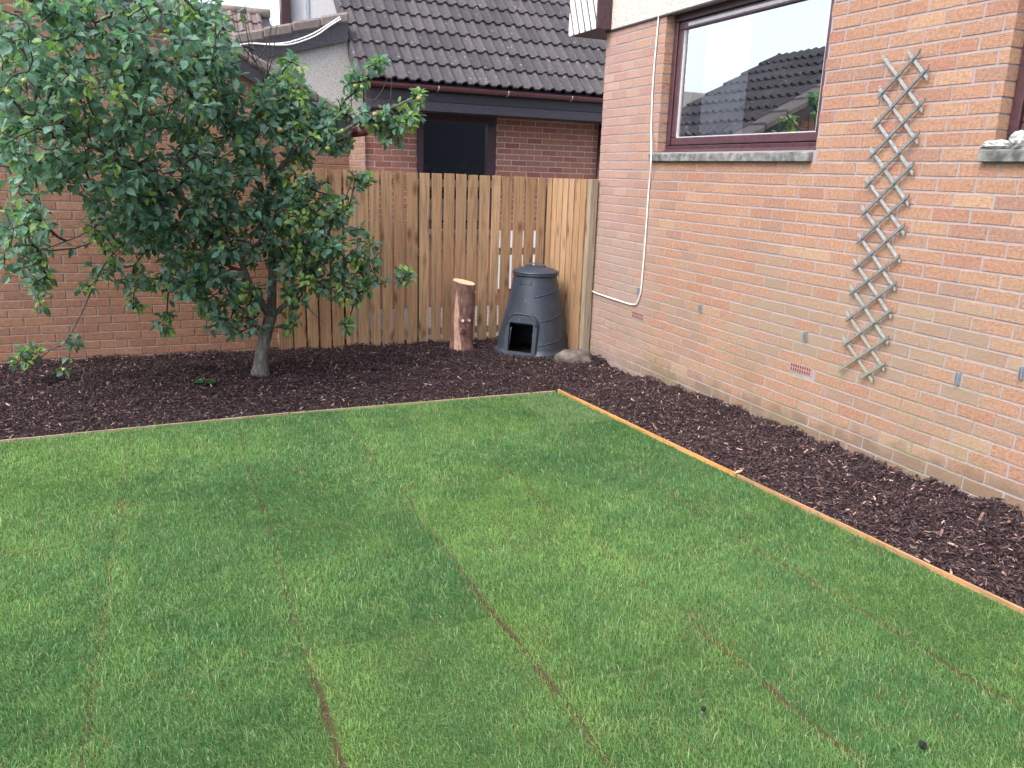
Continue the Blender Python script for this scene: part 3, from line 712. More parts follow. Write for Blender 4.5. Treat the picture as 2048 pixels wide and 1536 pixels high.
for z in (.12, .93, 1.60):
    m = MB(); m.box(-2.83, -.10, 2.597, 2.637, z-.035, z+.035); m.part('rail', M_rail, fen)
    m = MB(); m.box(-.066, -.03, 1.675, 2.55, z-.03, z+.03); m.part('rail', M_rail, ret)
for x in (-2.78, -1.45, -.075):
    m = MB(); m.box(x-.035, x+.035, 2.64, 2.71, -.1, 1.62) if x > -2 else m.box(x-.035, x+.035, 2.64, 2.676, -.1, 1.62); m.part('post', M_post, fen)

# ------------------------------------------------------------------ garage behind the tree
gar = thing('garage', 'red brick garage gable wall behind the apple tree with a pale tiled verge', 'garage', (-4.6, 2.7, 0))
GX0, GX1, GY = -7.4, -2.1, 2.685
vs = (2.657-2.142)/(-3.039+2.059)   # verge slope (z per x)
def gz(x): return 2.10+(-2.06-x)*.535 if x > -4.75 else 2.10+(2.69)*.535-(-4.75-x)*.535
m = MB(); m.prism([(GX0, GY+.005, -.3), (GX1-.004, GY+.005, -.3), (GX1-.004, GY+.005, gz(GX1)-.03), (-4.75, GY+.005, gz(-4.75)-.03), (GX0, GY+.005, gz(GX0)-.03)], (0, .25, 0))
gw_ = m.part('wall', M_mort2, gar)
brick_wall(gw_, lambda u, z, w_: (u, GY-w_, z), GX0, GX1, -.15, 3.5, -2.1, [], M_brick2, 300, .08, vis=lambda x, y: x < 575 and 330 < y, zoff=-.06, clip=lambda u, z: z < gz(u)-.12)
m = MB(); m.box(GX1-.25, GX1, GY+.26, 5.1, -.3, 2.0); m.box(GX0, GX0+.25, GY+.26, 5.1, -.3, 2.0); m.part('side_wall', M_mort2, gar)
# barge board and verge tiles
for sgn, xa, xb in ((1, -2.10, -4.75), (-1, -7.48, -4.75)):
    a = Vector((xa, GY-.10, gz(xa)-.085)); b = Vector((xb, GY-.10, gz(xb)-.085)); m = MB()
    m.prism([(a.x, a.y, a.z-.075), (b.x, b.y, b.z-.075), (b.x, b.y, b.z+.09), (a.x, a.y, a.z+.09)], (0, .025, 0)); m.part('barge_board', M_black, gar)
    L = (b-a).length; nn = int(L/.33); d = (b-a).normalized()
    for k in range(nn):
        p = a+d*(k*.33+.0)+Vector((0, 0, .10)); q = p+d*.345; m = MB(); up = Vector((0, 0, 1))
        P = [p+Vector((0, -.035, -.045+.014)), q+Vector((0, -.035, -.045)), q+Vector((0, -.035, .05)), p+Vector((0, -.035, .05+.018))]
        m.prism(P, (0, .30, 0)); m.part('verge_tile', M_verge, gar, bev=.02)
m = MB(); t_ = .03
m.prism([(-2.0, GY+.2, gz(-2.0)+.0), (-4.75, GY+.2, gz(-4.75)), (-7.5, GY+.2, gz(-7.5)), (-7.5, GY+.2, gz(-7.5)-.05), (-4.75, GY+.2, gz(-4.75)-.05), (-2.0, GY+.2, gz(-2.0)-.05)], (0, 2.3, 0)); gro = m.part('roof', M_tile, gar)
m = MB(); m.tube([(-1.985, GY-.16, 2.06), (-1.985, 5.2, 2.06)], .055, 12); m.part('gutter', M_gutter, gar, True)

# ------------------------------------------------------------------ roof tiles
def tile_geo(wd, ln, rolls=2, hr=.034, th=.024):
    pr = []
    for r_ in range(rolls):
        b = r_*wd/rolls; pw = wd/rolls
        pr += [(b, 0), (b+pw*.40, 0), (b+pw*.48, hr*.65), (b+pw*.66, hr), (b+pw*.84, hr*.65), (b+pw*.92, 0)]
    pr.append((wd*.995, 0)); n = len(pr); V = []
    for v, w0 in ((0, .044), (ln, .012)):
        for u, h_ in pr: V.append((u, v, w0+h_))
    for u, h_ in pr: V.append((u, 0, .044+h_-th))
    F = [(i, i+1, n+i+1, n+i) for i in range(n-1)]+[(2*n+i, 2*n+i+1, i+1, i) for i in range(n-1)]
    F += [(n-1, 2*n+n-1, 2*n-1), (2*n, 0, n)]
    return V, F
def tiled_slope(root, org, ux, vy, cols, rows, mat, gauge=.345, wd=.30, keep=None, limit=300, off=True):
    """org: eaves-left corner, ux across unit, vy up-slope unit"""
    ux = Vector(ux).normalized(); vy = Vector(vy).normalized(); nz = ux.cross(vy); O = world_org(root); V, F = tile_geo(wd, gauge+.05)
    me = [mesh_np('roof_tile', V, F, mat) for _ in range(3)]; it = []
    for r_ in range(rows):
        for c in range(cols):
            if keep and not keep(c, r_): continue
            P = Vector(org)+ux*(c*wd)+vy*(r_*gauge); x, y, z = proj(P+ux*.15+vy*.15)
            it.append(((0 if (-30 < x < 2080 and -40 < y < 1550) else 1, z), P))
    it.sort(key=lambda q: q[0]); rest = []
    for i, (k, P) in enumerate(it):
        q = P+nz*rf.uniform(0, .004)+vy*rf.uniform(-.004, .004)
        m_ = Matrix(((ux.x, vy.x, nz.x), (ux.y, vy.y, nz.y), (ux.z, vy.z, nz.z))).to_4x4() @ Matrix.Rotation(rf.uniform(-.006, .006), 4, 'Z'); m_.translation = q-O
        if i < limit and k[0] == 0: link('roof_tile', me[i % 3], root, mw=m_)
        else: rest.append([tuple(m_ @ Vector(v)) for v in V])
    if rest:
        mb = MB()
        for vv in rest: mb.add(vv, F)
        link('remaining_roof_tiles', mesh_np('remaining_roof_tiles', mb.v, mb.f, mat), root, kind='stuff')

_g = math.atan(.535); tiled_slope(gro, (-1.97, GY+.2, gz(-1.97)-.0), (0, 1, 0), (-math.cos(_g), 0, math.sin(_g)), 8, 9, M_tile, limit=0)
# ------------------------------------------------------------------ neighbour's house beyond the fence
nb = thing('neighbour_house', 'neighbouring brick house beyond the fence with a dark tiled roof over its eaves', 'house', (.5, 5.5, 0))
NY = 5.4
WX0, WX1, WZ0, WZ1 = -.655, .455, .95, 2.46
m = MB()
for b in ((-1.40, WX0, -.2, 2.7), (WX1, 3.2, -.2, 2.7), (WX0, WX1, -.2, WZ0), (WX0, WX1, WZ1, 2.7)): m.box(b[0], b[1], NY+.005, NY+.25, b[2], b[3])
nw = m.part('wall', M_mort3, nb)
brick_wall(nw, lambda u, z, w_: (u, NY-w_, z), -1.345, 2.14, 1.0, 2.55, -.655, [(WX0, WX1, WZ0, WZ1)], M_brick3, 300, .08, vis=lambda x, y: y < 350, zoff=.01)
m = MB(); m.box(-1.345, 2.14, NY-.001, NY+.003, -.2, 1.0); m.part('lower_wall', M_brick3, nb)
# paler pier at the left end
m = MB(); m.box(-3.2, -1.349, NY-.047, NY+.25, -.2, 2.16); pr_ = m.part('pier', M_mort3, nb)
brick_wall(pr_, lambda u, z, w_: (u, NY-.05-w_, z), -1.95, -1.346, 1.3, 2.16, -1.5, [], M_brick4, 60, .05, zoff=.01)
m = MB(); m.box(-3.6, -1.36, NY-.02, NY+.24, 2.165, 2.95); m.prism([(-2.75, NY-.02, 2.95), (-1.50, NY-.02, 2.95), (-1.50, NY-.02, 3.275), (-2.68, NY-.02, 2.951)], (0, .25, 0)); m.part('pebble_dash_wall', M_dash, nb)
# window
fw_ = MB(); f = .085
for b in ((WX0, WX1, WZ1-.12, WZ1), (WX0, WX0+f, WZ0, WZ1-.12), (WX1-.13, WX1, WZ0, WZ1-.12), (WX0+f, WX1-.13, WZ0, WZ0+.08)):
    fw_.box(b[0]+.002, b[1]-.002, NY-.02, NY+.08, b[2]+.001, b[3]-.001)
nwn = fw_.part('window', M_brown, nb, bev=.004)
p = MB(); p.add([(WX0+f, NY+.03, WZ0+.08), (WX1-.13, NY+.03, WZ0+.08), (WX1-.13, NY+.03, WZ1-.12), (WX0+f, NY+.03, WZ1-.12)], [(0, 1, 2, 3)]); p.part('pane', M_glass2, nwn)
m = MB(); V = [(WX0-.4, NY+.26, .5), (WX1+.4, NY+.26, .5), (WX1+.4, NY+2, .5), (WX0-.4, NY+2, .5)]; V += [(x, y, 2.7) for x, y, z in V]
m.add(V, [(0, 1, 2, 3), (7, 6, 5, 4), (1, 5, 6, 2), (2, 6, 7, 3), (3, 7, 4, 0)]); m.part('room', M_room, nb)
m = MB(); m.box(WX0-.05, WX1+.05, NY-.07, NY-.004, WZ0-.07, WZ0-.002); m.part('window_sill', M_stone, nb)
# white side door seen through the fence gaps
m = MB(); m.box(.44, 1.22, NY-.035, NY-.004, .12, .93); m.part('white_door', M_white, nb)
# fascia, gutter, roof
EY = 4.9
m = MB(); m.box(-1.43, 2.4, EY, EY+.03, 2.425, 2.535); m.part('lower_fascia', M_fascia, nb, bev=.003)
m = MB(); m.box(-1.43, 2.4, EY+.008, EY+.03, 2.538, 2.735); m.part('upper_fascia', M_black, nb, bev=.003)
m = MB(); m.box(-1.43, 2.4, EY+.034, NY-.004, 2.43, 2.445); m.part('soffit', M_black, nb)
m = MB(); n_ = 10; pr0 = [(EY-.064+.058*math.cos(math.pi+math.pi*k/n_), 2.712+.055*math.sin(math.pi+math.pi*k/n_)) for k in range(n_+1)]; pr1 = [(EY-.064+.053*math.cos(math.pi+math.pi*k/n_), 2.712+.05*math.sin(math.pi+math.pi*k/n_)) for k in range(n_, -1, -1)]
m.prism([(-1.42, y, z) for y, z in pr0+pr1], (3.9, 0, 0)); m.part('gutter', M_gutter, nb)
for px in (878, 1018, 1146):
    P = onY(px, 180, EY-.12); m = MB(); m.tube([(P.x, EY-.064+.062*math.cos(a), 2.712+.06*math.sin(a)) for a in [math.pi+math.pi*k/8 for k in range(9)]], .006, 6); m.part('gutter_bracket', plain('grey_clip', (.4, .38, .38), .5), nb, True)
m = MB(); m.tube([(2.02, NY-.06, 0), (2.02, NY-.06, 2.42)], .034, 10); m.part('downpipe', M_brown, nb, True)
SL = R(41); vy = Vector((0, math.cos(SL), math.sin(SL))); org = Vector((-1.50, 4.845, 2.735))
m = MB(); q = org+Vector((.02, 0, -.015)); m.prism([q, q+Vector((5.2, 0, 0)), q+Vector((5.2, 0, 0))+vy*5.4, q+vy*5.4], -Vector((0, -math.sin(SL), math.cos(SL)))*.06); rfb = m.part('roof', M_black, nb)
tiled_slope(rfb, org, (1, 0, 0), vy, 17, 16, M_tile)
# verge tiles with rounded edge on the left
for k in range(15):
    p = org+vy*(k*.345); m = MB(); nrm = Vector((0, -math.sin(SL), math.cos(SL)))
    m.tube([p+Vector((-.005, 0, 0))+nrm*.03, p+Vector((-.005, 0, 0))+vy*.36+nrm*.012], .03, 8)
    m.beam(p+Vector((-.03, 0, 0))-nrm*.04+vy*.0, p+Vector((-.03, 0, 0))-nrm*.05+vy*.35, .11, .02, (1, 0, 0)); m.part('verge_tile', M_tile, rfb, False)
# upper verge over the pebble dash
a = Vector((-3.0, NY-.10, 2.965)); b = Vector((-1.55, NY-.10, 2.965+1.45*.28)); d = (b-a).normalized(); m = MB()
m.prism([a+Vector((0, 0, -.165)), b+Vector((0, 0, -.165)), b+Vector((0, 0, .055)), a+Vector((0, 0, .055))], (0, .03, 0)); m.part('barge_board', M_fascia, nb)
L = (b-a).length
for k in range(int(L/.345)):
    p = a+d*(L-(k+1)*.345)+Vector((0, 0, .055)); q = p+d*.36; m = MB()
    m.prism([p+Vector((0, -.03, -.015)), q+Vector((0, -.03, -.03)), q+Vector((0, -.03, .10)), p+Vector((0, -.03, .115))], (0, .22, 0)); m.part('verge_tile', M_verge, nb, bev=.025)
m = MB(); m.prism([a+Vector((0, .12, -.06)), b+Vector((0, .12, -.06)), b+Vector((0, .12, .03)), a+Vector((0, .12, .03))], (0, 3.0, 0)); m.part('side_roof', M_tile2, nb)
for k, cpts in enumerate(([(466, 92), (500, 87), (540, 88), (580, 84), (625, 68), (655, 50), (680, 34)], [(466, 93), (500, 87), (545, 90), (585, 88), (630, 72), (658, 53), (682, 38)])):
    m = MB(); m.tube(smooth_pts([onY(x, y, NY-.14-.012*k) for x, y in cpts], 3), .009, 6)
    m.top('cable', M_cable, ['upper of two white cables sagging along the dark barge board', 'lower of two white cables sagging along the dark barge board'][k], 'cable', True)

# far tiled roof and white house behind
fr = thing('far_house', 'far brown tiled roof rising behind the pebble dashed gable', 'house', (-3.5, 9.5, 0))
m = MB(); m.box(-7.5, -2.0, 9.6, 11.5, 0, 3.4); m.part('wall', M_dash, fr)
v2 = Vector((0, math.cos(R(35)), math.sin(R(35)))); o2 = Vector((-5.6, 9.0, 3.20))
m = MB(); m.prism([o2-Vector((0, 0, .03)), o2+Vector((3.75, 0, -.03)), o2+Vector((3.75, 0, -.03))+v2*1.80, o2-Vector((0, 0, .03))+v2*1.80], (0, 0, -.08)); r2_ = m.part('roof', M_black, fr)
tiled_slope(r2_, o2, (1, 0, 0), v2, 12, 5, M_tile2, limit=80)
for k in range(9):
    p = o2+v2*1.77+Vector((k*.42, 0, .03)); m = MB(); m.tube([p, p+Vector((.41, 0, 0))], .075, 10); m.part('ridge_tile', M_verge, r2_, True)
wh = thing('white_house', 'white rendered house with a dark corner post showing above the tiled verge', 'house', (-.9, 10, 0))
m = MB(); m.box(-1.62, 1.6, 9.4, 12, 0, 6.0); m.part('wall', M_white, wh)
m = MB(); pL = onY(562, 20, 9.3).x; pR = onY(581, 20, 9.3).x; m.box(pL, pR, 9.25, 9.5, 0, 6.0); m.part('corner_post', M_brown, wh)
wx0 = onY(612, 15, 9.35).x; wx1 = onY(690, 15, 9.35).x; m = MB(); m.box(wx0, wx0+.05, 9.36, 9.398, 3.4, 5.2); m.box(wx1-.05, wx1, 9.36, 9.398, 3.4, 5.2); m.box(wx0+.05, wx1-.05, 9.36, 9.398, 5.14, 5.2); m.box(wx0+.05, wx1-.05, 9.36, 9.398, 3.4, 3.46); w3 = m.part('window', plain('pale_blue_frame', (.5, .56, .64), .4), wh)
m = MB(); m.add([(wx0+.05, 9.38, 3.46), (wx1-.05, 9.38, 3.46), (wx1-.05, 9.38, 5.14), (wx0+.05, 9.38, 5.14)], [(0, 1, 2, 3)]); m.part('pane', M_white, w3)

def far_brick():
    n = N('distant_brick'); b = n.n('ShaderNodeTexBrick'); b.inputs['Scale'].default_value = 1; b.inputs['Brick Width'].default_value = .225; b.inputs['Row Height'].default_value = .075; b.inputs['Mortar Size'].default_value = .006
    b.inputs['Color1'].default_value = (.42, .22, .13, 1); b.inputs['Color2'].default_value = (.30, .15, .09, 1); b.inputs['Mortar'].default_value = (.6, .55, .52, 1)
    sp = n.n('ShaderNodeSeparateXYZ'); n.l(n.n('ShaderNodeNewGeometry').outputs['Position'], sp.inputs[0]); cb = n.n('ShaderNodeCombineXYZ'); n.l(sp.outputs[0], cb.inputs[0]); n.l(sp.outputs[2], cb.inputs[1]); n.l(cb.outputs[0], b.inputs['Vector'])
    return n.done(b.outputs['Color'], .9, .2)
# bungalow on the left, seen mirrored in the window
bu = thing('bungalow', 'dark roofed bungalow to the left, mirrored in the brown framed window', 'house', (-8.5, 8, 0))
m = MB(); m.box(-14, -5.6, 7.4, 13, 0, 2.6); m.part('wall', M_brick2, bu)
v3 = Vector((0, math.cos(R(38)), math.sin(R(38)))); o3 = Vector((-13.8, 6.9, 2.35))
m = MB(); tl = 3.4
e_ = o3+Vector((8.7, 0, 0)); m.prism([o3, e_, e_+Vector((-2.2, 0, 0))+v3*2.0, e_+Vector((-4.2, 0, 0))+v3*tl, o3+v3*tl], (0, 0, -.05)); r3 = m.part('roof', M_black, bu)
tiled_slope(r3, o3, (1, 0, 0), v3, 29, 9, M_tile, keep=lambda c, r_: c*.30 < 8.5-r_*.345*1.12, limit=60)
# house behind the photographer, mirrored in the neighbour's window
bh = thing('rear_house', 'red brick house behind the photographer, mirrored in the neighbour window', 'house', (0, -13, 0))
m = MB(); m.box(-7, 8, -16, -11.5, 0, 3.3); m.part('wall', far_brick(), bh)
m = MB(); m.prism([(-7.3, -11.1, 3.3), (-7.3, -16.4, 3.3), (-7.3, -13.75, 4.6)], (15.6, 0, 0)); m.part('roof', M_tile, bh)
for x in (-5, -1, 3):
    m = MB(); m.box(x, x+1.4, -11.5, -11.44, 1.2, 2.4); ww = m.part('window', M_white, bh); m = MB(); m.box(x+.08, x+1.32, -11.438, -11.43, 1.28, 2.32); m.part('pane', M_room, ww)

# ------------------------------------------------------------------ compost bin
bin_ = thing('compost_bin', 'dark grey plastic compost bin with round lid and open hatch in the fence corner', 'compost bin', (-.425, 2.03, -.01))
def bin_plastic():
    n = N('recycled_plastic'); c = n.mix(n.noise(4, 4), (.019, .027, .041), (.032, .043, .062)); s = n.noise(1, 3, n.pos((90, 90, 9)), .7)
    c = n.mix(n.ramp(s, [(.66, 0), (.72, .6)]), c, (.34, .36, .37)); c = n.mix(n.ramp(n.noise(11, 4), [(.58, 0), (.75, .25)]), c, (.12, .12, .11)); n.bump(n.noise(40, 3), .1, .004)
    return n.done(c, .42, .5)
M_bin = bin_plastic()
BO = Vector((-.425, 2.03, -.01)); HA = math.atan2(CAM[1]-BO.y, CAM[0]-BO.x)+R(-22)   # hatch faces the camera, turned a little left
def bin_r(z, a):
    r0 = .345-(.345-.208)*(min(z, .78)/.78)**1.12; sq = max(0, .55-z)/.55
    c, s = abs(math.cos(a-HA)), abs(math.sin(a-HA)); p_ = 2+1.6*sq
    return r0*(1/((c**p_+s**p_)**(1/p_)))*(1-.04*sq)
nseg = 96; zs = [0, .012, .03, .045, .05]+[.05+.73*k/22 for k in range(1, 23)]+[.785, .79]
V = []; F = []
for z in zs:
    for k in range(nseg):
        a = 2*math.pi*k/nseg; r_ = bin_r(z, a)+(.018 if z < .046 else 0)-(.012 if z == .79 else 0); V.append((r_*math.cos(a), r_*math.sin(a), z))
hu = Vector((-math.sin(HA), math.cos(HA), 0)); hn = Vector((math.cos(HA), math.sin(HA), 0))
for j in range(len(zs)-1):
    for k in range(nseg):
        q = [j*nseg+k, j*nseg+(k+1) % nseg, (j+1)*nseg+(k+1) % nseg, (j+1)*nseg+k]; c_ = sum((Vector(V[i]) for i in q), Vector())/4
        if c_.dot(hn) > .1 and abs(c_.dot(hu)) < .120 and .05 < c_.z < .33: continue
        F.append(tuple(q))
me = mesh_np('body', V, F, M_bin, True); bo = link('body', me, bin_)
so = bo.modifiers.new('s', 'SOLIDIFY'); so.thickness = .005
# hatch hood
def arch(wd, z0, z1, r_, n=8):
    P = [(-wd/2, z0), (wd/2, z0)]
    for cx, sg, a0 in ((wd/2-r_, 1, 0), (-wd/2+r_, -1, 90)):
        for k in range(n+1): a = R(a0+90*k/n); P.append((cx+r_*math.cos(a), z1-r_+r_*math.sin(a)))
    return P
outer = arch(.34, .0, .42, .12); inner = [(-.112, .058), (.112, .058)]; k_ = len(outer)
inn = arch(.25, .055, .335, .02); m = MB()
def hp(u, z, w_): return hu*u+hn*w_+Vector((0, 0, z))
fz = lambda z: .352-.045*(z/.4)
n_ = len(outer); V = [hp(u, z, .22) for u, z in outer]+[hp(u, z, fz(z)-.014) for u, z in outer]+[hp(u*.955, .01+(z-.01)*.97 if z > .05 else z, fz(z)) for u, z in outer]+[hp(u, z, fz(z)-.002) for u, z in inn]+[hp(u, z, fz(z)-.03) for u, z in inn]
F = []
for r_ in range(4):
    for i in range(n_): j = (i+1) % n_; F.append((r_*n_+i, r_*n_+j, (r_+1)*n_+j, (r_+1)*n_+i))
m.add(V, F); link('hatch_frame', m.mesh('hatch_frame', M_bin, False), bin_)
m = MB(); m.tube([hp(u*.9, .03+z*.93, fz(z)-.001) for u, z in outer[2:]], .008, 6); link('hatch_rim', m.mesh('hatch_rim', M_bin, True), bin_)
# lid
prof = [(.0, .858), (.06, .856), (.12, .848), (.175, .832), (.205, .818), (.222, .812), (.228, .805), (.228, .797), (.222, .792), (.225, .786), (.226, .775), (.218, .768), (.20, .77), (.19, .79)]
V = [(0, 0, prof[0][1])]; F = []; ns = 48
for r_, z in prof[1:]:
    for k in range(ns): a = 2*math.pi*k/ns; V.append((r_*math.cos(a), r_*math.sin(a), z))
for k in range(ns): F.append((0, 1+k, 1+(k+1) % ns))
for j in range(len(prof)-2):
    for k in range(ns): F.append((1+j*ns+k, 1+(j+1)*ns+k, 1+(j+1)*ns+(k+1) % ns, 1+j*ns+(k+1) % ns))
lid = link('lid', mesh_np('lid', V, F, M_bin, True), bin_)
m = MB(); pts = []
ha = HA+R(90)+R(12); hv = Vector((math.cos(ha), math.sin(ha), 0)); hn2 = Vector((-hv.y, hv.x, 0))
for k in range(13):
    t = k/12*2-1; pts.append(hv*(t*.105)+Vector((0, 0, .842+.034*(1-t**4))))
for s_ in range(len(pts)-1): pass
V = []; 
for p in pts: V += [p+hn2*.024, p+hn2*.018+Vector((0, 0, .009)), p-hn2*.018+Vector((0, 0, .009)), p-hn2*.024]
m.add(V, [(i*4+a, i*4+a+1, i*4+a+5, i*4+a+4) for i in range(12) for a in range(3)]+[(i*4+3, i*4, i*4+4, i*4+7) for i in range(12)]+[(3, 2, 1, 0), (48, 49, 50, 51)])
link('handle', m.mesh('handle', M_bin, True), lid)
# raised slanting ribs on the sides
for z0 in (.14, .36, .60):
    for sgn in (1,):
        pts = []
        for k in range(15):
            t = k/14; a = HA+R(22)+t*R(95); z = z0-.02+.10*t; r_ = bin_r(z, a)+.001; pts.append((r_*math.cos(a), r_*math.sin(a), z))
        m = MB(); m.tube(pts, .0065, 6); link('rib', m.mesh('rib', M_bin, True), bin_)
m = MB(); pts = [hp(u, z, bin_r(z, HA)*.985+.002) for u, z in ((-.07, .70), (.05, .70), (.05, .745), (-.07, .745), (-.07, .70))]
m.tube(pts, .003, 5); link('badge_outline', m.mesh('badge_outline', M_bin), bin_)

# ------------------------------------------------------------------ upright log
LO = Vector((-1.10, 2.26, -.03)); log = thing('upright_log', 'sawn tree log standing upright against the fence with red brown bark', 'log', tuple(LO))
ns, nr = 44, 34; V = []; F = []
HL = .70
def log_r(a, z): return .112+.010*noise.noise(Vector((math.cos(a)*1.4, math.sin(a)*1.4, z*2.5)))+.005*noise.noise(Vector((math.cos(a)*7, math.sin(a)*7, z*9)))+.018*max(0, (.14-z)/.14)
sa = math.atan2(CAM[1]-LO.y, CAM[0]-LO.x)
for j in range(nr+1):
    for k in range(ns):
        a = 2*math.pi*k/ns; z = HL*j/nr; r_ = log_r(a, z); top = 1 if j == nr else 0
        zz = z*(1-0.0)+(z/HL)*(-.014*math.cos(a-sa)-.024*math.cos(a)); V.append((r_*math.cos(a)+z*.018, r_*math.sin(a), zz))
for j in range(nr):
    for k in range(ns): F.append((j*ns+k, j*ns+(k+1) % ns, (j+1)*ns+(k+1) % ns, (j+1)*ns+k))
me = mesh_np('bark', V, F, M_logbark, True); link('bark', me, log)
Vt = [Vector(V[nr*ns+k]) for k in range(ns)]; cc = sum(Vt, Vector())/ns; m = MB()
m.add([cc+Vector((0, 0, .002))]+[cc+(v-cc)*.97+Vector((0, 0, .004)) for v in Vt]+[cc+(v-cc)*.985-Vector((0, 0, .01)) for v in Vt], [(0, 1+k, 1+(k+1) % ns) for k in range(ns)]+[(1+k, 1+ns+k, 1+ns+(k+1) % ns, 1+(k+1) % ns) for k in range(ns)])
link('sawn_end', m.mesh('sawn_end', M_cut), log)
m = MB(); P0 = []; 
strip = [(.03, .2, .030), (.1, .17, .034), (.2, .13, .030), (.3, .10, .026), (.4, .12, .02), (.5, .09, .012), (.6, .05, .004)]
Vs = []
for z, off, hw_ in [(.03, .30, .034), (.10, .36, .036), (.18, .44, .030), (.28, .53, .027), (.38, .56, .030), (.46, .60, .022), (.54, .62, .012), (.62, .62, .003)]:
    for s_ in (-1, 0, 1):
        a = sa-off+s_*hw_/.115; r_ = log_r(a, z)+(.004 if s_ == 0 else .0015); Vs.append((r_*math.cos(a)+z*.018, r_*math.sin(a), z+(z/HL)*(-.014*math.cos(a-sa)-.024*math.cos(a))))
m.add(Vs, [(i*3+k, i*3+k+1, i*3+k+4, i*3+k+3) for i in range(7) for k in range(2)]); link('bare_strip', m.mesh('bare_strip', plain('stripped_sapwood', (.50, .31, .22), .7, .25, .2, 25, .4)), log)
for (off, z, r_) in ((-.02+.08, .335, .019), (.62, .335, .017), (1.35, .60, .02), (.12, .235, .028)):
    a = sa+off; n_ = Vector((math.cos(a), math.sin(a), .25)).normalized(); P = Vector((math.cos(a), math.sin(a), 0))*log_r(a, z)+Vector((0, 0, z)); m = MB(); m.cur = 0
    m.tube([P-n_*.02, P+n_*.004, P+n_*.016], [r_*1.5, r_*1.15, r_*.8], 10, False); kn = link('knot', m.mesh('knot', M_logbark, True), log)
    if z > .3:
        m = MB(); m.tube([P+n_*.010, P+n_*.017], r_*.78, 10); link('knot_face', m.mesh('knot_face', M_cut), kn)

# ------------------------------------------------------------------ rock
bm = bmesh.new(); bmesh.ops.create_icosphere(bm, subdivisions=4, radius=1)
for v in bm.verts:
    c = v.co.copy(); v.co = Vector((c.x*.19, c.y*.13, c.z*.13 if c.z > 0 else c.z*.06)); v.co *= 1+.22*noise.noise(c*1.7)+.05*noise.noise(c*6)
    if v.co.z > .095: v.co.z = .095+(v.co.z-.095)*.3
me = bpy.data.meshes.new('rock'); bm.to_mesh(me); bm.free(); me.materials.append(plain('mossy_rock', (.115, .10, .088), .95, .45, .15, 14, .9)); me.polygons.foreach_set('use_smooth', [True]*len(me.polygons))
ro = link('rock', me, label='flat topped grey brown rock half buried in mulch beside the compost bin', cat='rock', loc=(-.27, 1.40, .03)); ro.rotation_euler = (0, 0, R(-12))

# ------------------------------------------------------------------ apple tree
TB = onL(520, 748, .0); tree = thing('apple_tree', 'apple tree with dense green leaves and small apples spreading over the mulch bed', 'tree', tuple(TB)); TO = Vector(TB)
print('tree base', TB)
rt_ = random.Random(21)
def px3(l): return [onY(x, y, Y) for x, y, Y in l]
TY = TB.y
trunk = [TB+Vector((0, 0, -.08)), TB+Vector((0, 0, .02))]+px3([(524, 700, TY+.0), (534, 660, TY+.01), (541, 632, TY+.02)])
limbs = {
 'lead': px3([(541, 632, TY+.02), (546, 590, TY+.06), (545, 530, TY+.1), (538, 460, TY+.1), (534, 410, TY+.08), (545, 365, TY+.02), (570, 325, TY-.05), (600, 300, TY-.1), (640, 288, TY-.15), (690, 262, TY-.2), (740, 232, TY-.25), (780, 218, TY-.28), (825, 196, TY-.3)]),
 'left': px3([(541, 632, TY+.02), (520, 600, TY-.04), (505, 575, TY-.08), (488, 545, TY-.14), (470, 505, TY-.22), (430, 450, TY-.35), (370, 400, TY-.5), (300, 350, TY-.65), (220, 310, TY-.8), (120, 260, TY-.95), (20, 220, TY-1.1)]),
 'right': px3([(541, 632, TY+.02), (560, 618, TY+.0), (585, 592, TY-.04), (612, 568, TY-.08), (630, 530, TY-.1), (650, 480, TY-.12), (668, 430, TY-.15), (660, 370, TY-.18)]),
 'up': px3([(534, 410, TY+.08), (500, 330, TY-.05), (460, 260, TY-.2), (420, 180, TY-.35), (380, 120, TY-.45), (345, 75, TY-.5), (325, 30, TY-.55), (295, -30, TY-.6), (260, -120, TY-.65)]),
 'fork': px3([(345, 75, TY-.5), (332, 45, TY-.5), (350, 10, TY-.5), (362, -40, TY-.5)]),
 'upl': px3([(460, 260, TY-.2), (400, 215, TY-.45), (330, 130, TY-.7), (230, 80, TY-.9), (110, 20, TY-1.1), (30, -60, TY-1.2)]),
 'low': px3([(488, 545, TY-.14), (420, 520, TY-.1), (340, 500, TY+.0), (270, 470, TY+.05), (215, 520, TY+.08), (190, 568, TY+.1), (165, 620, TY+.12), (142, 665, TY+.12), (120, 690, TY+.12), (70, 705, TY+.14)]),
 'low2': px3([(340, 500, TY+.0), (250, 430, TY-.2), (160, 470, TY-.3), (80, 500, TY-.35), (10, 520, TY-.4)]),
 'rlow': px3([(612, 568, TY-.08), (670, 560, TY-.15), (720, 570, TY-.2), (770, 568, TY-.2), (820, 555, TY-.2)]),
 'rtop': px3([(600, 300, TY-.1), (590, 240, TY-.12), (560, 180, TY-.15), (540, 150, TY-.15), (515, 120, TY-.15), (500, 60, TY-.15), (490, 10, TY-.15)]),
}
nodes = []; parent = []; load = []
def addn(p, par): nodes.append(Vector(p)); parent.append(par); load.append(0); return len(nodes)-1
def nearest(p): return min(range(len(nodes)), key=lambda i: (nodes[i]-p).length_squared)
tn = []; pr = -1
for p in trunk: pr = addn(p, pr); tn.append(pr)
limb_nodes = {}
for nm, L in limbs.items():
    L2 = smooth_pts([Vector(p)+Vector((rt_.uniform(-.01, .01), rt_.uniform(-.01, .01), rt_.uniform(-.01, .01))) if i else Vector(p) for i, p in enumerate(L)], 3)
    pr = nearest(L2[0]); ids = [pr]
    for p in L2[1:]: pr = addn(p, pr); ids.append(pr)
    limb_nodes[nm] = ids
nlimb = len(nodes)
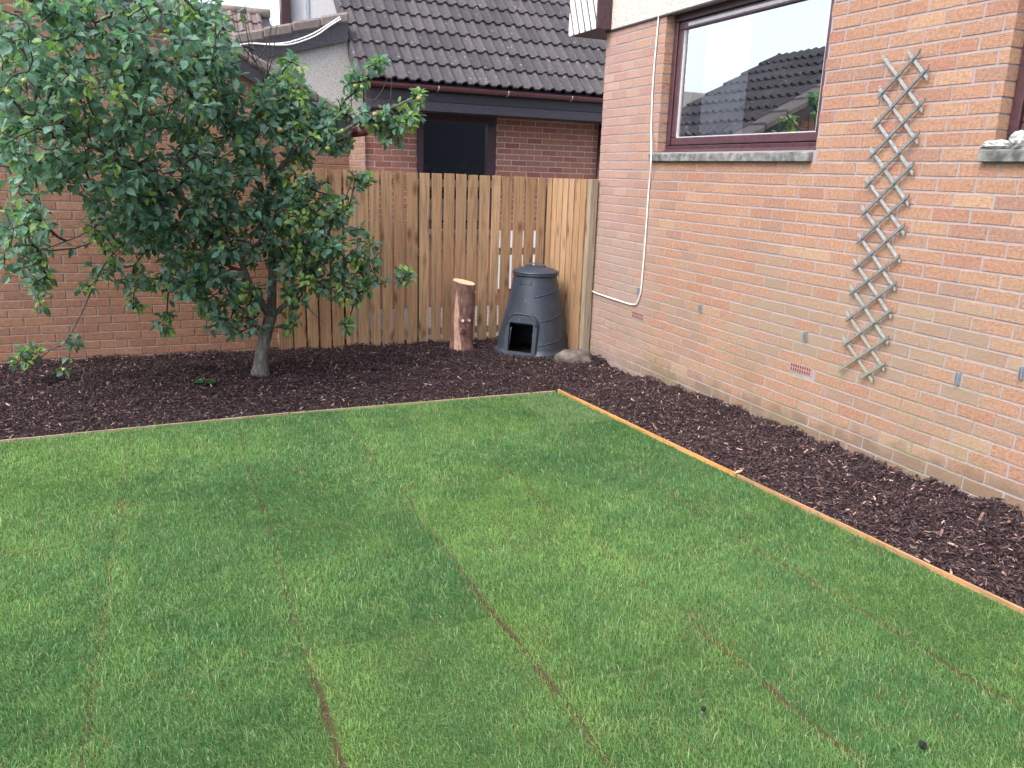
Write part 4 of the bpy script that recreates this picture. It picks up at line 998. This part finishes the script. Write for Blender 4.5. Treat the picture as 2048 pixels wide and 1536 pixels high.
# leaf clusters: (px, py, rx, ry, count, Ymin, Ymax)
T_ = TY
BL = [(60, 60, 110, 90, 46, T_-1.5, T_-.3), (200, 60, 110, 90, 46, T_-1.4, T_-.2), (330, 70, 90, 90, 34, T_-1.1, T_+.1), (60, 190, 110, 80, 44, T_-1.5, T_-.2), (200, 190, 110, 80, 44, T_-1.4, T_-.1), (330, 190, 100, 80, 40, T_-1.2, T_), (420, 170, 60, 70, 20, T_-.8, T_),
      (60, 310, 100, 70, 38, T_-1.4, T_), (190, 320, 110, 80, 44, T_-1.3, T_), (320, 310, 110, 80, 44, T_-1.1, T_+.1), (430, 290, 80, 90, 34, T_-.8, T_+.2), (400, 50, 55, 55, 22, T_-.9, T_+.1), (435, 120, 40, 50, 16, T_-.8, T_), (300, 440, 60, 40, 20, T_-.8, T_+.2), (200, 480, 50, 40, 9, T_-.5, T_+.2), (270, 540, 50, 40, 9, T_-.4, T_+.3), (380, 550, 60, 40, 14, T_-.6, T_+.2), (500, 600, 40, 40, 8, T_-.5, T_), (500, 240, 60, 70, 24, T_-.5, T_+.2),
      (560, 200, 50, 60, 22, T_-.4, T_+.2), (600, 240, 55, 60, 24, T_-.4, T_+.2), (560, 300, 60, 60, 22, T_-.4, T_+.3), (585, 150, 28, 40, 8, T_-.3, T_), (650, 250, 40, 35, 12, T_-.4, T_+.1), (670, 285, 30, 25, 8, T_-.35, T_),
      (40, 430, 70, 60, 22, T_-.9, T_+.2), (60, 520, 60, 50, 13, T_-.6, T_+.2), (90, 585, 30, 30, 5, T_-.5, T_), (250, 410, 80, 50, 26, T_-1, T_+.3), (350, 410, 90, 60, 34, T_-.9, T_+.3), (450, 400, 80, 70, 34, T_-.8, T_+.3),
      (300, 480, 60, 40, 14, T_-.7, T_+.3), (390, 490, 80, 50, 28, T_-.7, T_+.3), (480, 480, 60, 50, 18, T_-.5, T_+.3), (350, 560, 60, 35, 9, T_-.5, T_+.3), (430, 570, 60, 40, 16, T_-.5, T_+.2), (470, 640, 60, 35, 13, T_-.4, T_+.1), (400, 610, 30, 25, 4, T_-.3, T_+.1),
      (330, 645, 28, 22, 4, T_-.2, T_+.3), (265, 610, 22, 18, 3, T_-.1, T_+.4), (215, 545, 30, 25, 3, T_-.2, T_+.3), (560, 430, 60, 60, 24, T_-.5, T_+.2), (600, 400, 60, 60, 26, T_-.5, T_+.1), (640, 460, 55, 55, 26, T_-.5, T_), (670, 410, 30, 30, 7, T_-.4, T_),
      (600, 510, 60, 50, 22, T_-.45, T_+.1), (680, 520, 50, 40, 18, T_-.45, T_), (620, 580, 50, 35, 12, T_-.35, T_+.1), (700, 580, 45, 25, 11, T_-.4, T_), (730, 500, 28, 45, 9, T_-.35, T_-.05), (690, 640, 12, 28, 3, T_-.3, T_-.1), (580, 640, 28, 22, 4, T_-.2, T_),
      (745, 560, 25, 18, 4, T_-.3, T_-.1), (815, 552, 24, 16, 5, T_-.3, T_-.1), (750, 235, 35, 24, 11, T_-.35, T_-.1), (800, 235, 35, 30, 12, T_-.4, T_-.15), (790, 270, 25, 20, 5, T_-.4, T_-.15), (835, 195, 14, 14, 4, T_-.35, T_-.2), (715, 165, 22, 28, 6, T_-.3, T_-.15), (755, 128, 22, 12, 4, T_-.3, T_-.2),
      (690, 215, 20, 15, 3, T_-.3, T_-.1), (727, 360, 20, 14, 4, T_-.3, T_-.2), (700, 420, 15, 20, 2, T_-.3, T_-.2), (55, 715, 28, 18, 4, T_+.02, T_+.22), (80, 700, 20, 12, 2, T_+.05, T_+.2), (130, 738, 10, 7, 1, T_+.05, T_+.15), (145, 690, 16, 10, 2, T_+.05, T_+.2), (175, 575, 20, 12, 2, T_, T_+.2), (610, 545, 30, 25, 5, T_-.4, T_)]
cl = []
for (px, py, rx, ry, n, ya, yb) in BL:
    for _ in range(int(n*(1.75 if px < 560 else 1.75))):
        a = rt_.uniform(0, 6.283); q = math.sqrt(rt_.random()); x = px+rx*q*math.cos(a); y = py+ry*q*math.sin(a); Y = rt_.uniform(ya, yb)
        P = onY(x, y, Y)
        if P.z < .05: P.z = .07
        if P.y > 2.55: P.y = 2.55
        cl.append((P, n <= 12 or x > 560 or y < 0))
cl.sort(key=lambda c: min((c[0]-nodes[i]).length for i in range(0, nlimb, 2)))
leafs = []     # pos, dir, up, length, kind
NP = np.array([tuple(n) for n in nodes])
plen = [0.]*len(nodes)
for i in range(len(nodes)): plen[i] = 0 if parent[i] < 0 else plen[parent[i]]+(nodes[i]-nodes[parent[i]]).length
for P, fresh in cl:
    d2 = np.sqrt(((NP-np.array(P))**2).sum(1))+.12*np.array(plen); d2[:4] += 9
    k = int(d2.argmin()); Q = nodes[k]; D = (P-Q).length; ns_ = max(2, int(D/.09)); pr = k
    back = (Q-nodes[parent[k]]).normalized() if parent[k] >= 0 else Vector((0, 0, 1)); c1 = Q+back*D*.3+Vector((0, 0, .10*D))
    new = []
    for i in range(1, ns_+1):
        t = i/ns_; p = Q*(1-t)**2+c1*2*t*(1-t)+P*t*t+Vector((rt_.gauss(0, .008), rt_.gauss(0, .008), rt_.gauss(0, .006)))*(1 if i < ns_ else 0)
        plen.append(plen[pr]+(p-nodes[pr]).length); pr = addn(p, pr); new.append(pr)
    NP = np.vstack([NP, np.array([tuple(nodes[i]) for i in new])])
    i = pr
    while i >= 0: load[i] += 1; i = parent[i]
    tipd = (nodes[pr]-nodes[parent[pr]]).normalized()
    nleaf = rt_.randint(4, 6); az = rt_.uniform(0, 6.28); frv = fresh and rt_.random() < .36 or rt_.random() < .09
    o1 = tipd.orthogonal().normalized(); o2_ = tipd.cross(o1)
    for q in range(nleaf):
        a = az+q*2.4; sp_ = rt_.uniform(.7, 1.5); dv = (tipd*math.cos(sp_)+(o1*math.cos(a)+o2_*math.sin(a))*math.sin(sp_)+Vector((0, 0, rt_.uniform(-.45, .15)))).normalized()
        leafs.append((nodes[pr]-tipd*.008*q+dv*.018, dv, rt_.uniform(.048, .084)*(.8 if frv else 1), 1 if frv and q < 5 else 0))
    for i in new[-4:-1]:
        for q in range(rt_.randint(2, 3)):
            a = rt_.uniform(0, 6.28); dv = (tipd*.5+o1*math.cos(a)+o2_*math.sin(a)+Vector((0, 0, rt_.uniform(-.5, .1)))).normalized()
            leafs.append((nodes[i]+dv*.02, dv, rt_.uniform(.042, .08), 1 if frv and rt_.random() < .4 else 0))
print('leaves', len(leafs), 'nodes', len(nodes))
# wood
def rad(i): return .0022+.0021*(load[i]**.52)
m = MB(); R0 = [.070, .062, .052, .048, .052]
m.tube([nodes[i] for i in tn], R0, 16, True)
base = m
# root flare
tm = m.mesh('trunk', M_bark, True, org=TO)
bm = bmesh.new(); bm.from_mesh(tm); bmesh.ops.subdivide_edges(bm, edges=bm.edges, cuts=2, use_grid_fill=True)
for v in bm.verts:
    q = v.co; v.co += Vector((q.x-nodes[tn[1]].x+TO.x, q.y, 0)).normalized()*(.006*noise.noise(q*14)+.02*max(0, .08-q.z)/.08) if True else q
bm.to_mesh(tm); bm.free(); tm.polygons.foreach_set('use_smooth', [True]*len(tm.polygons)); trk = link('trunk', tm, tree)
rmax = {'lead': .042, 'left': .034, 'right': .026, 'up': .026, 'fork': .016, 'upl': .02, 'low': .014, 'low2': .01, 'rlow': .011, 'rtop': .012}
for nm, ids in limb_nodes.items():
    n_ = len(ids); rr = [max(.0035, rmax[nm]*(1-.82*(k/(n_-1))**.85)) for k in range(n_)]
    m = MB(); m.tube([nodes[i]-TO for i in ids], rr, 10); link('limb', m.mesh('limb', M_bark, True), tree)
m = MB()
for i in range(nlimb, len(nodes)):
    p = parent[i]; r1 = min(rad(i)*.8, .009); r0_ = min(rad(p)*.8 if p >= nlimb else rad(i), .0095); m.tube([nodes[p]-TO, nodes[i]-TO], [r0_, r1], 5, False)
link('twigs', mesh_np('twigs', m.v, m.f, M_twig, True), tree, kind='stuff')
# bare shoots standing above the crown
def shoot(l, r0_):
    pts = smooth_pts(px3(l), 3); m = MB(); m.tube([p-TO for p in pts], [r0_*(1-.7*k/(len(pts)-1)) for k in range(len(pts))], 6); link('bare_shoot', m.mesh('bare_shoot', M_twig, True), tree)
sy_ = TY-.15
for l in ([(528, 165, sy_), (515, 130, sy_), (503, 115, sy_), (485, 90, sy_), (476, 60, sy_), (470, 10, sy_)], [(510, 125, sy_), (500, 95, sy_), (492, 55, sy_), (488, 5, sy_)], [(511, 123, sy_), (528, 100, sy_), (538, 70, sy_), (545, 35, sy_)], [(533, 160, sy_), (536, 120, sy_), (540, 80, sy_), (544, 50, sy_)], [(535, 150, sy_), (545, 115, sy_), (550, 75, sy_), (556, 35, sy_)],
          [(745, 205, TY-.3), (762, 185, TY-.3), (775, 155, TY-.3)], [(781, 205, TY-.3), (782, 185, TY-.3), (784, 150, TY-.3)], [(700, 250, TY-.2), (702, 220, TY-.2), (705, 170, TY-.2)], [(660, 240, TY-.2), (690, 215, TY-.2), (712, 192, TY-.2)], [(690, 400, TY-.3), (700, 370, TY-.3), (706, 340, TY-.3)],
          [(50, 730, TY+.1), (85, 712, TY+.1), (110, 695, TY+.12), (140, 690, TY+.12)], [(590, 590, TY-.1), (620, 620, TY-.1), (645, 645, TY-.1)]): shoot(l, .006)
# leaves
def leaf_verts(v):
    st = [(0, 0), (.13, .16), (.36, .29), (.62, .28), (.84, .15), (1, 0)]; cur = [.12, .34, .02, .5, .22][v]; fold = [.3, .6, .45, .15, .8][v]; tw = [.2, -.5, .5, -.2, .4][v]
    V = []
    for k, (t, w_) in enumerate(st):
        z = -cur*t*t; x = t
        if k in (0, 5): V.append((x, 0, z)); continue
        a = tw*t
        V += [(x, -w_*math.cos(a), z+w_*fold-w_*math.sin(a)), (x, 0, z), (x, w_*math.cos(a), z+w_*fold+w_*math.sin(a))]
    return np.array(V)
LF = [(0, 1, 2), (0, 2, 3)]
for k in range(3):
    a = 1+k*3; LF += [(a, a+3, a+4), (a, a+4, a+1), (a+1, a+4, a+5), (a+1, a+5, a+2)]
LF += [(10, 13, 11), (11, 13, 12)]
LV = [leaf_verts(v) for v in range(5)]; NVL = 14
def leaf_frame(d):
    up = Vector((rt_.gauss(0, .6), rt_.gauss(0, .6)-.25, 1)).normalized(); y = up.cross(d)
    if y.length < .1: y = Vector((1, 0, 0)).cross(d)
    y.normalize(); return y, d.cross(y)
def leaf_col(kind, rr):
    if kind == 1: return (.20+.08*rr, .33+.08*rr, .09+.02*rr)
    r_ = rt_.random()
    if r_ < .0012: return (.30, .12, .05)
    if r_ < .09: return (.16, .27, .09)
    g_ = rt_.uniform(.7, 1.4); return (.118*g_, .225*g_, .165*g_)
near = sorted(range(len(leafs)), key=lambda i: (0 if 0 < proj(leafs[i][0])[0] < 2048 and 0 < proj(leafs[i][0])[1] else 1, proj(leafs[i][0])[2]))
sel = set(near[:300]); AV = []; AT = []
var_me = {}
def leaf_mesh(v, c, key):
    if key not in var_me: var_me[key] = big_mesh('leaf', LV[v][None], NVL, LF, M_leaf, np.array([c]), True)
    return var_me[key]
for i, (P, d, L, kd) in enumerate(leafs):
    y, z = leaf_frame(d); v = rt_.randrange(5); c = leaf_col(kd, rt_.random())
    Mx = np.array([[d.x, y.x, z.x], [d.y, y.y, z.y], [d.z, y.z, z.z]])
    if i in sel:
        key = (v, kd, rt_.randrange(4)); me = leaf_mesh(v, c, key); mw = Matrix([list(r_)+[0] for r_ in (Mx*L)]+[[0, 0, 0, 1]]); mw.translation = P-TO
        link('leaf', me, tree, mw=mw)
    else:
        AV.append((LV[v]*L)@Mx.T+np.array(P-TO)); AT.append(c)
link('foliage', big_mesh('foliage', np.array(AV), NVL, LF, M_leaf, np.array(AT), True), tree, kind='stuff')
# apples
def apple_mesh(c0, c1):
    bm = bmesh.new(); bmesh.ops.create_uvsphere(bm, u_segments=14, v_segments=10, radius=.021)
    for v in bm.verts:
        rr = math.hypot(v.co.x, v.co.y)/.021
        if v.co.z > 0: v.co.z *= .92-.25*math.exp(-(rr*3)**2)
        else: v.co.z *= .9-.15*math.exp(-(rr*3)**2); v.co.x *= .96; v.co.y *= .96
    me = bpy.data.meshes.new('apple'); bm.to_mesh(me); bm.free(); n = N('apple_skin'); n.done(n.mix(n.ramp(n.noise(30, 2, n.pos(obj=True)), [(.4, 0), (.6, 1)]), c0, c1), .35, .4); me.materials.append(n.m)
    me.polygons.foreach_set('use_smooth', [True]*len(me.polygons)); return me
A1 = apple_mesh((.20, .27, .06), (.26, .30, .09)); A2 = apple_mesh((.30, .19, .11), (.24, .23, .09))
for (px, py, kind, Y) in ((215, 89, 1, T_-1.2), (282, 86, 1, T_-1.1), (337, 133, 1, T_-1.0), (343, 120, 1, T_-.98), (353, 137, 1, T_-1.0), (50, 161, 0, T_-1.4), (17, 185, 0, T_-1.4), (429, 183, 1, T_-.75), (396, 212, 1, T_-.8), (212, 244, 1, T_-1.25), (103, 258, 1, T_-1.3), (108, 284, 1, T_-1.3), (80, 273, 1, T_-1.3), (147, 202, 0, T_-1.3), (270, 58, 1, T_-1.1),
                          (711, 172, 0, T_-.3), (724, 174, 0, T_-.31), (838, 197, 1, T_-.36), (750, 229, 1, T_-.35), (684, 262, 0, T_-.4), (655, 297, 0, T_-.4), (100, 592, 0, T_-.4), (640, 540, 0, T_-.5), (142, 724, 0, T_+.1), (128, 739, 0, T_+.08), (560, 260, 1, T_-.5)):
    P = onY(px, py, Y)
    if P.z < .03: P.z = .035
    ap = link('apple', A2 if kind else A1, tree, loc=P-TO); ap.rotation_euler = (rt_.uniform(-.5, .5), rt_.uniform(-.5, .5), rt_.uniform(0, 6)); s_ = rt_.uniform(.85, 1.12)*(1 if px > 500 else .9); ap.scale = (s_, s_, s_)
    m = MB(); m.tube([(0, 0, .014), (.003, 0, .03), (.006, .002, .045)], .0016, 5); link('stalk', m.mesh('stalk', M_twig), ap)

# small seedling in the mulch
SP = onL(410, 772, .0); sd_ = thing('seedling', 'small leafy green seedling growing in the mulch left of the tree trunk', 'seedling', (SP.x, SP.y, mulch_z(SP.x, SP.y)))
m = MB(); m.tube([(0, 0, -.01), (.004, 0, .03), (.0, .004, .055)], [.003, .0025, .002], 6); link('stem', m.mesh('stem', M_twig), sd_)
for k in range(9):
    a = k*2.4; d = Vector((math.cos(a), math.sin(a), .25-.03*k)).normalized(); y, z = leaf_frame(d); L = rt_.uniform(.055, .08)
    mw = Matrix(((d.x*L, y.x*L*1.2, z.x*L, d.x*.02), (d.y*L, y.y*L*1.2, z.y*L, d.y*.02), (d.z*L, y.z*L*1.2, z.z*L, .03+.003*k), (0, 0, 0, 1)))
    link('leaf', leaf_mesh(k % 5, (.045, .125, .05), ('s', k % 5)), sd_, mw=mw)

# house plants on the sill inside the neighbour's window
for k, (cx, lb, n_) in enumerate(((-.44, 'leafy potted plant at the left inside the neighbour window', 16), (.14, 'leafy potted plant at the right inside the neighbour window', 22))):
    hp_ = thing('potted_plant', lb, 'potted plant', (cx, NY+.16, 1.50), group='plants inside the neighbour window')
    m = MB(); m.tube([(0, 0, 0), (0, 0, .1)], [.05, .065], 14); link('pot', m.mesh('pot', M_vent, True), hp_)
    for q in range(n_):
        a = q*2.4; e_l = rt_.uniform(.2, 1.4); d = Vector((math.cos(a)*math.cos(e_l), math.sin(a)*math.cos(e_l)*.6, math.sin(e_l))).normalized(); y, z = leaf_frame(d); L = rt_.uniform(.10, .16); o_ = Vector((rt_.uniform(-.12, .12), 0, .14+rt_.uniform(0, .1)))
        mw = Matrix(((d.x*L, y.x*L*.7, z.x*L, o_.x), (d.y*L, y.y*L*.7, z.y*L, o_.y), (d.z*L, y.z*L*.7, z.z*L, o_.z), (0, 0, 0, 1))); link('leaf', leaf_mesh(q % 5, (.07, .19, .06), ('h', q % 5)), hp_, mw=mw)
        m = MB(); m.tube([(0, 0, .1), o_], .003, 5); link('stem', m.mesh('stem', M_twig), hp_)
m = MB(); m.box(WX0-.1, WX1+.1, NY+.085, NY+.255, 1.46, 1.498); m.part('inner_sill', M_white, nb)
